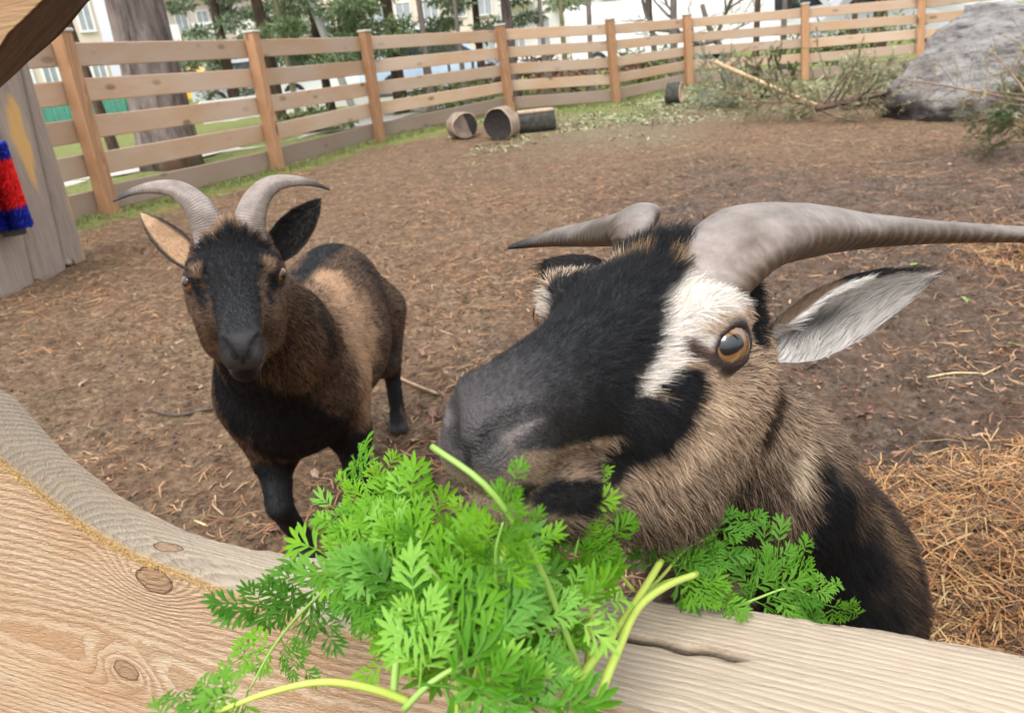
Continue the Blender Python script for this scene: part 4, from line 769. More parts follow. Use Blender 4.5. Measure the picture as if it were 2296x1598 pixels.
_ir = eye_d.mix(eye_d.ramp(_s.outputs[2], [(.0, (1, 1, 1)), (.004, (0, 0, 0))]), (.05, .02, .008), (.36, .13, .025)); eye_d.set(color=eye_d.mix(eye_d.ramp(_r, [(.0045, (0, 0, 0)), (.006, (1, 1, 1))]), (.004, .004, .005), eye_d.mix(eye_d.ramp(_r, [(.0085, (0, 0, 0)), (.0098, (1, 1, 1))]), _ir, (.02, .01, .007))), rough=.16, coat=.8)
def vert_normals(V, Q):
    n = np.cross(V[Q[:, 2]] - V[Q[:, 0]], V[Q[:, 3]] - V[Q[:, 1]]); N = np.zeros_like(V)
    for k in range(4):
        for d in range(3): N[:, d] += np.bincount(Q[:, k], n[:, d], len(V))
    return N / (np.linalg.norm(N, axis=1)[:, None] + 1e-12)
def add_hair(name, roots, dirs, lens, cols, rad, parent, k=5, bend=None, curl=.25, mat=None):
    """straight-ish strands that leave the skin along dirs[0] and lie over towards bend"""
    n = len(roots); t = np.linspace(0, 1, k)
    P = np.zeros((n, k, 3)); D = dirs.copy(); P[:, 0] = roots; st = (lens / (k - 1))[:, None]
    jit = rng.normal(0, 1, (n, 3)) * curl
    for i in range(1, k):
        w = (i - .5) / (k - 1); d = D * (1 - w * .8) + (bend * (w * .8)) + jit * w; d /= np.linalg.norm(d, axis=1)[:, None] + 1e-9
        P[:, i] = P[:, i - 1] + d * st
    cu = bpy.data.hair_curves.new(name); cu.add_curves([k] * n)
    cu.attributes['position'].data.foreach_set('vector', P.astype(np.float32).ravel())
    ra = cu.attributes.get('radius') or cu.attributes.new('radius', 'FLOAT', 'POINT')
    ra.data.foreach_set('value', (rad[:, None] * (1 - .82 * t[None] ** 1.6)).astype(np.float32).ravel())
    c4 = np.ones((n, 4), np.float32); c4[:, :3] = cols
    at_ = cu.attributes.new('coat', 'FLOAT_COLOR', 'CURVE'); at_.data.foreach_set('color', c4.ravel())
    cu.materials.append((mat or fur_m).m); o = bpy.data.objects.new(name, cu); return link(o, parent)
def goat(kind, label, sdf, lo, hi, h, Rm, T, s, marks, base, ears, horn, nhair, flow, length, eye_gaze):
    root = empty('goat', tuple(np.round([(lo[0] + hi[0]) / 2, (lo[1] + hi[1]) / 2 + .2, 0], 3))); tag(root, label, 'goat', 'goats in the pen')
    off = np.array(root.location)
    V, Q = surface_nets(sdf, lo, hi, h); col, fl = paint(V, Rm, T, s, marks, base); N = vert_normals(V, Q)
    Q = np.concatenate([Q]); reg = np.zeros(len(V))
    for i, (e, ecol) in enumerate(ears):                           # the ears are part of the same body mesh
        EV, EF = ear_mesh(*e); EF = np.array(EF); half = len(EV) // 2; Q = np.concatenate([Q, EF + len(V)])
        inner = np.arange(len(EV)) >= half
        t_ = ((EV - e[0]) @ (e[1] - e[0])) / ((e[1] - e[0]) @ (e[1] - e[0])); ec = ecol(t_, inner, (np.arange(len(EV)) % half % 13 / 6.0 - 1))
        V = np.concatenate([V, EV]); col = np.concatenate([col, ec]); fl = np.concatenate([fl, np.full(len(EV), .3)]); reg = np.concatenate([reg, np.where(inner, 2, 1) + 10 * i + 10])
    N = vert_normals(V, Q)
    q = (V - T) @ Rm / s; qa = np.abs(q[:, 0])
    nose = np.clip((q[:, 1] - (.156 if kind == 'far' else .149)) / .012, 0, 1) * (reg == 0)
    col = col * (1 - nose[:, None]) + np.array((.060, .053, .056) if kind == 'far' else (.046, .041, .043)) * nose[:, None]
    ed = np.sqrt((qa - HEAD0['eye'][0])**2 + (q[:, 1] - HEAD0['eye'][1])**2 + (q[:, 2] - HEAD0['eye'][2])**2)
    lid = np.clip((.0204 - ed) / .003, 0, 1) * (reg == 0)
    col = col * (1 - lid[:, None]) + np.array((.022, .013, .012)) * lid[:, None]
    npt = np.array(((.0065, .172, -.022), (.0130, .169, -.012), (.0225, .161, -.0045), (.0295, .148, -.003))); mpt = np.array(HEAD0['mouth']); ppt = np.array(((0, .172, -.022), (0, .172, -.044)))
    q2 = q.copy(); q2[:, 0] = qa; my = .89 if kind == 'near' else 1.0; q2[:, 1] = np.where(q2[:, 1] > .02, .02 + (q2[:, 1] - .02) / my, q2[:, 1])
    for pts, rr in ((npt, .0034), (mpt, .0026), (ppt, .0018)):     # dark inside of nostrils, lip line and philtrum
        dd = np.full(len(V), 9.0)
        for a_, b_ in zip(pts[:-1], pts[1:]): e_ = b_ - a_; t_ = np.clip((q2 - a_) @ e_ / (e_ @ e_), 0, 1); dd = np.minimum(dd, np.linalg.norm(q2 - a_ - t_[:, None] * e_, axis=1))
        w_ = np.clip((rr * 1.5 - dd) / (rr * .6), 0, 1)[:, None] * (reg == 0)[:, None]; col = col * (1 - w_) + np.array(COAT['nostril']) * w_
    hoof = np.clip((.035 - V[:, 2]) / .01, 0, 1); col = col * (1 - hoof[:, None]) + np.array((.03, .027, .025)) * hoof[:, None]
    body = add_mesh('body', V - off, Q, skin_m, root, True, {'coat': col})
    # hair
    tri = np.concatenate([Q[:, [0, 1, 2]], Q[:, [0, 2, 3]]]); A = np.linalg.norm(np.cross(V[tri[:, 1]] - V[tri[:, 0]], V[tri[:, 2]] - V[tri[:, 0]]), axis=1)
    cen = V[tri].mean(1); qc = (cen - T) @ Rm / s; hd = (np.linalg.norm(qc - (0, .03, 0), axis=1) < .22)
    dens = np.where(hd, 1.0, .42) * np.where(reg[tri[:, 0]] > 0, 1.5, 1); dens[cen[:, 2] < .04] = 0
    dens = dens * A; ti = rng.choice(len(tri), nhair, p=dens / dens.sum())
    u, v = rng.random(nhair), rng.random(nhair); f = u + v > 1; u[f] = 1 - u[f]; v[f] = 1 - v[f]; w = 1 - u - v
    W3 = np.stack([w, u, v], 1); t3 = tri[ti]
    P = (V[t3] * W3[:, :, None]).sum(1); Nn = (N[t3] * W3[:, :, None]).sum(1); Nn /= np.linalg.norm(Nn, axis=1)[:, None] + 1e-9
    fl_ = (fl[t3] * W3).sum(1); rg = reg[t3[:, 0]]; q = (P - T) @ Rm / s
    onbody = rg == 0
    C = (col[t3] * W3[:, :, None]).sum(1); C[onbody], _ = paint(P[onbody], Rm, T, s, marks, base)
    L = length(P, q, rg); ed = np.linalg.norm(np.stack([np.abs(q[:, 0]), q[:, 1], q[:, 2]], 1) - HEAD0['eye'], axis=1)
    L *= np.clip((ed - .0165) / .012, .25, 1) ; L *= rng.uniform(.65, 1.2, nhair)
    keep = (ed > .0192) | (rg > 0); keep &= (L > .0008)
    FD = flow(P, q, rg); FD = FD - Nn * (FD * Nn).sum(1)[:, None]; FD /= np.linalg.norm(FD, axis=1)[:, None] + 1e-9
    cl = fbm(P * 95, 2, 31)[:, None] * .35; side = np.cross(Nn, FD); FD = FD + side * cl; FD /= np.linalg.norm(FD, axis=1)[:, None] + 1e-9
    up = np.where(rg > 0, .25, .38)[:, None] + np.clip(.25 * (q[:, 2:3] - .05) / .02, 0, .25) * onbody[:, None] * (np.abs(q[:, 0:1]) < .05)
    d0 = FD * (1 - up) + Nn * up; d0 /= np.linalg.norm(d0, axis=1)[:, None]
    bend = FD * .95 + Nn * .05 * 1.0
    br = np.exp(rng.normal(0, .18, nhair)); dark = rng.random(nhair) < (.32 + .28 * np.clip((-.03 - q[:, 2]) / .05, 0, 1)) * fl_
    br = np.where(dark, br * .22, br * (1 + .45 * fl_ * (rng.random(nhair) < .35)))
    C = np.clip(C * br[:, None], .004, .9)
    rad = np.clip(L * .012, .00010, .00020) * (1.0 if kind == 'near' else 2.2)
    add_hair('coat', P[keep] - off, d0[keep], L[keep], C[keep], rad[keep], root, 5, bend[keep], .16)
    # eyes
    for sx in (-1, 1):
        c = hw(Rm, T, s, np.array(HEAD0['eye']) * (sx, 1, 1)); ax = Rm @ (np.array(HEAD0['eye_axis']) * (sx, 1, 1)); ax /= np.linalg.norm(ax)
        tc = CAMP - c; tc /= np.linalg.norm(tc); gz = ax * (1 - eye_gaze) + tc * eye_gaze * (1 if tc @ ax > .2 else 0); gz /= np.linalg.norm(gz)
        fy = Rm @ np.array([0, 1, -.30]); fy -= gz * (fy @ gz); fy /= np.linalg.norm(fy); fz = np.cross(gz, fy)
        r = .0146; V_, F_ = [], []                                   # a ball with a corneal bulge, rings about the gaze axis
        for i in range(25):
            th = math.pi * i / 24; rr = r * (1 + .035 * max(0, math.cos(th))**6)
            for j in range(32): a = 2 * math.pi * j / 32; V_.append((rr * math.cos(th), rr * math.sin(th) * math.cos(a), rr * math.sin(th) * math.sin(a)))
        for i in range(24):
            for j in range(32): F_.append((i*32 + j, (i+1)*32 + j, (i+1)*32 + (j+1) % 32, i*32 + (j+1) % 32))
        e = add_mesh('eye', V_, F_, eye_m if kind == 'near' else eye_d, root); m = np.eye(4); m[:3, 0] = gz * s; m[:3, 1] = fy * s; m[:3, 2] = fz * s; m[:3, 3] = c - off; e.matrix_local = Matrix(m.tolist())
    for sx in (-1, 1):
        HP = np.array(horn[0] if sx < 0 else horn[2]) * (sx, 1, 1); hr_ = horn[3] if sx > 0 and len(horn) > 3 else horn[1]
        V_, F_ = horn_mesh(HP, hr_); Vw = place(V_, Rm, T, s); k = np.repeat(np.linspace(0, 1, 200), 32)
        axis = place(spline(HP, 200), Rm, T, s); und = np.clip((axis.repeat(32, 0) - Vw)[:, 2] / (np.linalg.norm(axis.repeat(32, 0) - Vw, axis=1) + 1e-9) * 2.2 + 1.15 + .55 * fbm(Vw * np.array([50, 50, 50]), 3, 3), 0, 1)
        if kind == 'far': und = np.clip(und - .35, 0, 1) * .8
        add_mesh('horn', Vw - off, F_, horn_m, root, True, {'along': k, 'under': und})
    return root
def near_flow(P, q, rg):
    f = np.zeros_like(P); hd = np.clip((q[:, 1] + .16) / .08, 0, 1)[:, None]
    side = np.clip(np.abs(q[:, 0]) / .05, 0, 1); low = np.clip((.01 - q[:, 2]) / .08, 0, 1)
    loc = np.stack([np.sign(q[:, 0]) * .35 * side, -np.ones(len(q)), .05 - 1.3 * low * side - .15 * side], 1) @ NEAR_R.T
    bod = np.tile(np.array((.35, .25, -1.0)), (len(P), 1)) + np.clip((P[:, 1:2] - .62) / .3, 0, 1) * np.array((0, 1.4, .2))
    f = loc * hd + bod * (1 - hd)
    for i in (1, 2):
        m = (rg // 10) == i; e = NEAR_EARS[i - 1][0]; A = e[1] - e[0]; A = A / np.linalg.norm(A); inn = (rg % 10 == 2)
        f[m] = A * 1.0; f[m & inn] = A * .8 + np.array((0, 0, .0)) + np.cross(A, (-.35, -.85, -.22)) * -.9
    return f
def near_len(P, q, rg):
    L = np.full(len(P), .020); y = q[:, 1]
    hl = np.interp(y, [-.2, -.12, -.05, 0, .04, .08, .11, .132, .147, .153], [.020, .018, .014, .011, .010, .0075, .0052, .0036, .0022, .0006])
    L = np.where(y > -.2, np.where(np.linalg.norm(q - (0, .03, 0), axis=1) < .24, hl, L), L)
    jaw = np.clip((-.055 - q[:, 2]) / .03, 0, 1) * np.clip((y + .15) / .05, 0, 1) * np.clip((.115 - y) / .03, 0, 1); L = L + jaw * .014
    tuft = np.exp(-((q[:, 0] / .026)**2 + ((y + .048) / .030)**2)) * (q[:, 2] > .05); L = L + tuft * .006
    return np.where(rg > 0, np.where(rg % 10 == 2, .017, .006), L)
def far_flow(P, q, rg):
    hd = np.clip((q[:, 1] + .16) / .08, 0, 1)[:, None]
    side = np.clip(np.abs(q[:, 0]) / .05, 0, 1); low = np.clip((.01 - q[:, 2]) / .08, 0, 1)
    loc = np.stack([np.sign(q[:, 0]) * .35 * side, -np.ones(len(q)), .05 - 1.0 * low * side - .15 * side], 1) @ FAR_R.T
    bod = np.tile(np.array((.0, .5, -1.0)), (len(P), 1)) + np.clip((P[:, 1:2] - 1.55) / .2, 0, 1) * np.array((.05, 1.2, .0)); bod[P[:, 2] < .25] = (0, .15, -1)
    f = loc * hd + bod * (1 - hd)
    for i in (1, 2):
        m = (rg // 10) == i; e = FAR_EARS[i - 1][0]; f[m] = e[1] - e[0]
    return f
def far_len(P, q, rg):
    L = np.full(len(P), .013); y = q[:, 1]
    hl = np.interp(y, [-.2, -.12, -.05, 0, .04, .08, .12, .150, .160], [.020, .016, .013, .010, .009, .006, .004, .0022, .0005])
    L = np.where(np.linalg.norm(q - (0, .03, 0), axis=1) < .24, hl, L); L = np.where(P[:, 2] < .24, .008, L)
    tuft = np.exp(-((q[:, 0] / .032)**2 + ((y + .046) / .024)**2)) * (q[:, 2] > .05); L = L + tuft * .018
    return np.where(rg > 0, .006, L)
def cols(*c): return [np.array(x) for x in c]
def ear_near(t, inner, u):
    c = np.where(inner[:, None], np.array((.66, .63, .60)), np.array((.17, .115, .075)))
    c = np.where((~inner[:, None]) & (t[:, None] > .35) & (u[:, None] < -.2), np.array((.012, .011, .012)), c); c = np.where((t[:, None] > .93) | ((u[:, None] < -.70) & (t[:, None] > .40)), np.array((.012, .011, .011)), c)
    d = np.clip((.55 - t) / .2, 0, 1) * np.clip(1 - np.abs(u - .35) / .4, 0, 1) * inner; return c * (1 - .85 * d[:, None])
def ear_black(t, inner, u): return np.where(inner[:, None], np.array((.012, .010, .010)), np.array((.10, .06, .035))) * np.ones((len(t), 1))
def ear_darkcap(t, inner, u): return np.tile(np.array((.02, .017, .017)), (len(t), 1))
def ear_tan(t, inner, u):
    c = np.where(inner[:, None], np.array((.50, .33, .20)), np.array((.05, .035, .03))); e = np.clip((np.abs(u) - .72) / .15, 0, 1)[:, None]; return c * (1 - e) + np.array((.02, .016, .015)) * e
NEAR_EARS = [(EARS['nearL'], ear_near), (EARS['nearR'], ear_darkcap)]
FAR_EARS = [(EARS['farL'], ear_black), (EARS['farR'], ear_tan)]
goat('near', 'big horned goat with white eye stripes on a black face, eating greens over the board', near_sdf, (-.16, .2, 0), (.56, 1.42, 1.06), .0034, NEAR_R, NEAR_T, NEAR_S, NEAR_MARKS, near_base, NEAR_EARS, (NH, NHR, NH2, NHR2), 330000, near_flow, near_len, .55)
goat('far', 'smaller black and brown goat with an all dark face standing on the mud', far_sdf, (-.72, .9, 0), (-.18, 2.35, .95), .0034, FAR_R, FAR_T, FAR_S, FAR_MARKS, far_base, FAR_EARS, (FH, FHR, FH), 200000, far_flow, far_len, .35)
# ---------------------------------------------------------------- the plank partition with the feeding opening, right in front of the camera
W0 = np.array([.028, .456, 0.0]); WD = np.array([.934, -.357, 0]); WD /= np.linalg.norm(WD); WY = np.array([-WD[1], WD[0], 0]); TH = .09
def wl(p): q = np.asarray(p) - W0; return np.array([q @ WD, q @ WY, q[2]])
def hit(px, py, y):                                                # where the sight line meets the plane y of the partition
    r = ray(px, py); o = W0 + WY * y; t = ((o - CAMP) @ WY) / (r @ WY); return wl(CAMP + r * t)
part = empty('timber_partition', tuple(W0)); part.rotation_euler = (0, 0, math.atan2(WD[1], WD[0])); tag(part, 'thick sawn timber partition with a rounded feeding opening, greens lying on its lower edge', 'partition')
bw = NM('sawn_timber'); co = bw.coord(); sx = bw.n('ShaderNodeSeparateXYZ', {0: co}); X_, Y_, Z_ = sx.outputs
geo = bw.n('ShaderNodeNewGeometry'); onz_ = bw.n('ShaderNodeVectorTransform', {0: geo.outputs['Normal']}, vector_type='NORMAL', convert_from='WORLD', convert_to='OBJECT'); nzz = bw.n('ShaderNodeSeparateXYZ', {0: onz_.outputs[0]}).outputs
ny_ = bw.math('ABSOLUTE', nzz[1]); front = bw.ramp(ny_, [(.55, (0, 0, 0)), (.85, (1, 1, 1))])
cz = bw.math('ADD', bw.math('SUBTRACT', Z_, .588), bw.math('MULTIPLY', X_, .10)); cyv = bw.math('ADD', Y_, .125)
wrp = bw.noise(bw.mapping(co, (3.2, 8, 8)), 1.0, 3, .5, .3)
r0 = bw.math('SQRT', bw.math('ADD', bw.math('POWER', cz, 2), bw.math('POWER', cyv, 2)))
rr = bw.math('ADD', bw.math('MULTIPLY', r0, 1 / .0072), bw.math('MULTIPLY', wrp, 5.0))
kn = None; kd = []
for (px, py, yy, ks, amp) in ((345, 1300, -TH, (.017, .010, .0125), 2.6), (283, 1502, -TH, (.013, .012, .0105), 2.2), (382, 1212, -.045, (.011, .015, .014), 1.6)):
    k = hit(px, py, yy)
    if yy == -.045: k = wl(onz(px, py, .715))
    v = bw.n('ShaderNodeVectorMath', {0: co, 1: tuple(k)}, operation='SUBTRACT').outputs[0]; v = bw.n('ShaderNodeVectorMath', {0: v, 1: tuple(1 / x for x in ks)}, operation='MULTIPLY').outputs[0]
    d = bw.n('ShaderNodeVectorMath', {0: v}, operation='LENGTH').outputs[1]; d = bw.math('ADD', d, bw.math('MULTIPLY', bw.math('SUBTRACT', bw.noise(co, 90, 2), .5), .35)); kd.append(d)
    rr = bw.math('ADD', rr, bw.math('MULTIPLY', bw.math('EXPONENT', bw.math('MULTIPLY', bw.math('POWER', d, 2), -.22)), amp * 2.2))
saw = bw.noise(bw.mapping(co, (130, 30, 480), (0, .55, 0)), 1.0, 3, .75); rr = bw.math('ADD', rr, bw.math('MULTIPLY', bw.math('SUBTRACT', saw, .5), .75)); rr = bw.math('ADD', rr, bw.math('MULTIPLY', bw.noise(co, 40, 3), .8))
fr = bw.math('FRACT', rr); late = bw.ramp(fr, [(0, (0, 0, 0)), (.40, (.12, .12, .12)), (.74, (.9, .9, .9)), (.93, (1, 1, 1)), (1, (0, 0, 0))])
fib = bw.noise(bw.mapping(co, (22, 420, 420)), 1.0, 4, .7); blot = bw.noise(bw.mapping(co, (4, 9, 9)), 1.0, 4)
warm = bw.mix(bw.math('MULTIPLY', late, bw.ramp(saw, [(.32, (.15, .15, .15)), (.58, (1, 1, 1))])), bw.mix(blot, (.56, .435, .295), (.66, .525, .375)), (.35, .19, .08))
warm = bw.mix(bw.math('MULTIPLY', bw.ramp(blot, [(.4, (0, 0, 0)), (.72, (1, 1, 1))]), .45), warm, (.52, .30, .15)); warm = bw.mix(bw.ramp(saw, [(.52, (0, 0, 0)), (.70, (.75, .75, .75))]), warm, (.64, .515, .395)); big = bw.noise(bw.mapping(co, (5, 9, 12)), 1.0, 4, .6); warm = bw.mix(bw.math('MULTIPLY', bw.ramp(big, [(.45, (0, 0, 0)), (.65, (1, 1, 1))]), .5), warm, (.42, .215, .10))
grey = bw.mix(bw.math('MULTIPLY', bw.ramp(bw.math('FRACT', bw.math('ADD', bw.math('MULTIPLY', r0, 330.0), bw.math('MULTIPLY', wrp, 6.0))), [(0, (0, 0, 0)), (.8, (1, 1, 1)), (1, (0, 0, 0))]), .58), bw.mix(blot, (.43, .355, .265), (.52, .44, .34)), (.21, .155, .105)); grey = bw.mix(bw.ramp(fib, [(.5, (0, 0, 0)), (.75, (.5, .5, .5))]), grey, (.33, .27, .22))
c = bw.mix(front, grey, warm); am = bw.attr('arris', 'Fac'); c = bw.mix(am, c, bw.mix(bw.noise(bw.mapping(co, (60, 200, 200)), 1, 4), (.40, .25, .11), (.60, .44, .25)))
for d in kd:
    c = bw.mix(bw.ramp(d, [(.0, (.8, .8, .8)), (.86, (.75, .75, .75)), (1.0, (0, 0, 0))]), c, bw.mix(fib, (.26, .145, .075), (.42, .27, .155))); c = bw.mix(bw.ramp(d, [(.80, (0, 0, 0)), (.95, (.9, .9, .9)), (1.12, (.7, .7, .7)), (1.5, (0, 0, 0))]), c, (.10, .048, .025))
c = bw.mix(bw.attr('crack_shade', 'Fac'), c, (.045, .028, .018))  # shade inside the crack, painted into the board colour as a dark line
bw.set(color=c, rough=.68, spec=.25); hf = bw.math('ADD', bw.math('MULTIPLY', late, .9), bw.math('MULTIPLY', saw, 1.6)); bw.bump(bw.math('ADD', bw.math('MULTIPLY', hf, bw.math('ADD', bw.math('MULTIPLY', ny_, .95), .05)), bw.math('MULTIPLY', fib, .8)), .75, .0020)
ZB = np.array([(-.80, .97), (-.62, .93), (-.56, .868), (-.525, .822), (-.502, .806), (-.47, .763), (-.444, .737), (-.403, .709), (-.359, .690), (-.314, .681), (-.25, .677), (-.18, .678), (0, .680), (.18, .683), (.28, .680), (1.0, .680)])
ZF = np.array([(-.80, 1.0), (-.56, .915), (-.48, .855), (-.412, .802), (-.392, .785), (-.362, .759), (-.335, .743), (-.308, .731), (-.27, .721), (-.24, .713), (-.2, .704), (-.16, .697), (-.105, .688), (.008, .674), (.06, .672), (.2, .671), (1.0, .670)])
def plank_mesh(name, zf, zb, ztop_is_edge, zflat, s0, s1, ns, mat, crack=None):
    """profile lofted along s: front face, cut edge, back face; the cut edge follows zf (front) and zb (back)"""
    S = np.linspace(s0, s1, ns); f = smooth_interp(S, zf[:, 0], zf[:, 1]).astype(float); b = smooth_interp(S, zb[:, 0], zb[:, 1]).astype(float)
    f += .0016 * fbm(np.stack([S * 45, 0*S, 0*S + 3], 1), 3, 3); b += .0016 * fbm(np.stack([S * 60, 0*S, 0*S + 9], 1), 3, 7)
    tf = 1 - (1 - np.linspace(0, 1, 26)) ** 1.6; te = np.linspace(0, 1, 46); tb = np.linspace(0, 1, 10)
    rows = []; ar = []
    for t in tf: rows.append(np.stack([S, np.full(ns, -TH), zflat + (f - zflat) * t], 1)); ar.append(np.exp(-((1 - t) * np.abs(f - zflat) / .004)**2))
    for t in te[1:-1]:
        ed = .004 * (np.exp(-t * TH / .0035) + np.exp(-(1 - t) * TH / .0035)) * (1 if ztop_is_edge else -1)
        rows.append(np.stack([S, np.full(ns, -TH + TH * t), f + (b - f) * t - ed + .0006 * fbm(np.stack([S * 30, 0*S + t * 40, 0*S], 1), 2, 3)], 1)); ar.append(np.exp(-((t * TH - .002) / .0085)**2) * (.6 + .6 * vnoise(np.stack([S * 25, 0*S, 0*S + 1], 1), 3)))
    for t in tb: rows.append(np.stack([S, np.full(ns, 0.0), b + (zflat - b) * t], 1)); ar.append(0 * S)
    G = np.stack(rows, 0); A = np.clip(np.stack(ar, 0), 0, 1); nr = len(G); st = np.zeros_like(A)
    if ztop_is_edge: A *= sstep(.05, -.15, S)[None]
    else: A *= 0
    if crack is not None:
        for (a, b_, dep, wd) in crack:
            e = b_ - a; t = np.clip(((G[:, :, :2] - a) @ e) / (e @ e), 0, 1); dd = np.linalg.norm(G[:, :, :2] - a - t[:, :, None] * e + .0015 * np.sin(t * 23)[:, :, None] * np.array([0, 1]), axis=2)
            top = np.zeros_like(dd); top[26:26 + 44] = 1; k = np.exp(-(dd / wd)**2) * top * np.minimum(1, np.minimum(t, 1 - t) * 8 + .05); G[:, :, 2] -= dep * k; st += np.clip(k * 1.6 - .5, 0, 1)
    i = np.arange(nr * ns).reshape(nr, ns); j = np.roll(i, -1, 0)
    Q = np.stack([i[:, :-1], i[:, 1:], j[:, 1:], j[:, :-1]], -1).reshape(-1, 4)
    if not ztop_is_edge: Q = Q[:, ::-1]
    o = add_mesh(name, G.reshape(-1, 3), Q, mat, part, True, {'arris': A.ravel(), 'crack_shade': np.clip(st, 0, 1).ravel()}); return o, G, nr, ns
c0, c1 = wl(onz(1290, 1408, .678)), wl(onz(1700, 1482, .676))
lowp, G, nr, ns = plank_mesh('plank', ZF, ZB, True, .36, -.80, 1.0, 420, bw, [(c0[:2], c1[:2], .005, .0036)])
UF = np.array([(-.80, .90), (-.55, .90), (-.45, .955), (-.36, 1.03), (-.271, 1.082), (-.238, 1.097), (-.1, 1.155), (.1, 1.21), (.4, 1.24), (1.0, 1.2)]); UB = np.array([(-.80, .93), (-.62, .935), (-.52, .995), (-.399, 1.061), (-.333, 1.088), (-.30, 1.105), (-.15, 1.165), (.1, 1.22), (.4, 1.25), (1.0, 1.21)])
dw = wood('dark_underside_wood', (.05, .028, .016), (.13, .075, .04), (.21, .125, .065), bump=.5)
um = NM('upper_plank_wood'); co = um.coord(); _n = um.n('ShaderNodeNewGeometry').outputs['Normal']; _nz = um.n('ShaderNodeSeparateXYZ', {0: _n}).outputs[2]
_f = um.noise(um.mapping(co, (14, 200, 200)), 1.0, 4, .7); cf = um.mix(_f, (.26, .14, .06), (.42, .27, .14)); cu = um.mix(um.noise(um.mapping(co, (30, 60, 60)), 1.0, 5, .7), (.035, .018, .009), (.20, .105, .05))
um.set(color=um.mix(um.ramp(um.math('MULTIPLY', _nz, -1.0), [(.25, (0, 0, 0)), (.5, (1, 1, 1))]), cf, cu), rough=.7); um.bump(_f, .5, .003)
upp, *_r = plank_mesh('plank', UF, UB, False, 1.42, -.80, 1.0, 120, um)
# frayed fibres left by the saw along the front arris
n_ = 5200; S = rng.uniform(-.46, -.12, n_); fz = smooth_interp(S, ZF[:, 0], ZF[:, 1]).astype(float); w_ = sstep(-.10, -.30, S); keep = rng.random(n_) < w_; S, fz = S[keep], fz[keep]; n_ = len(S)
yv = -TH + np.abs(rng.normal(0, .0022, n_)) ; rt = np.stack([S, yv, fz - .0015 + rng.normal(0, .0012, n_)], 1)
fm = NM('frayed_fibre'); fm.set(color=fm.attr('coat'), rough=.7)
fd = rng.normal(0, 1, (n_, 3)) * (1, .35, .5) + (0, -.5, .45); fd /= np.linalg.norm(fd, axis=1)[:, None]
fc = np.array((.55, .36, .15)) * rng.uniform(.7, 1.35, (n_, 1)); fr_ = add_hair('frayed_fibres', rt, fd, rng.uniform(.0015, .0045, n_), fc, np.full(n_, .00022), lowp, 4, rng.normal(0, 1, (n_, 3)) * .5, .5, fm); fr_['kind'] = 'stuff'
g = Geo().box((.1, -.045, .175), (1.8, .088, .35), bev=.004); g.build('plank', bw, part)
# ---------------------------------------------------------------- weathered timber screen at the left with a livestock brush on it
ww = NM('weathered_timber'); co = ww.coord(); r = ww.rnd(); n1 = ww.noise(ww.mapping(co, (18, 18, 1.2)), 1, 5, .65); n2 = ww.noise(ww.mapping(co, (2.2, 2.2, .9)), 1, 4); n3 = ww.noise(ww.mapping(co, (140, 140, 5)), 1, 4, .7)
c = ww.mix(n1, (.20, .155, .125), (.41, .345, .29)); c = ww.mix(ww.ramp(n3, [(.45, (0, 0, 0)), (.75, (.6, .6, .6))]), c, (.13, .10, .088)); c = ww.mix(ww.attr('scar', 'Fac'), c, ww.mix(n1, (.46, .25, .08), (.62, .40, .17)))
ww.set(color=c, rough=.8, spec=.2); ww.bump(ww.math('ADD', n1, n3), .6, .006)
tim = empty('timber_screen', (-2.78, 4.6, 0)); tag(tim, 'weathered grey vertical timbers with a yellow bare patch at the left edge', 'timber screen')
bp = [onz(198, 600), onz(124, 618), onz(73, 648), onz(0, 682), onz(-90, 716), onz(-200, 760)]
tdir = bp[3] - bp[0]; tdir[2] = 0; tdir /= np.linalg.norm(tdir); tn = np.array([-tdir[1], tdir[0], 0]); tn *= np.sign(tn @ (-bp[0]))
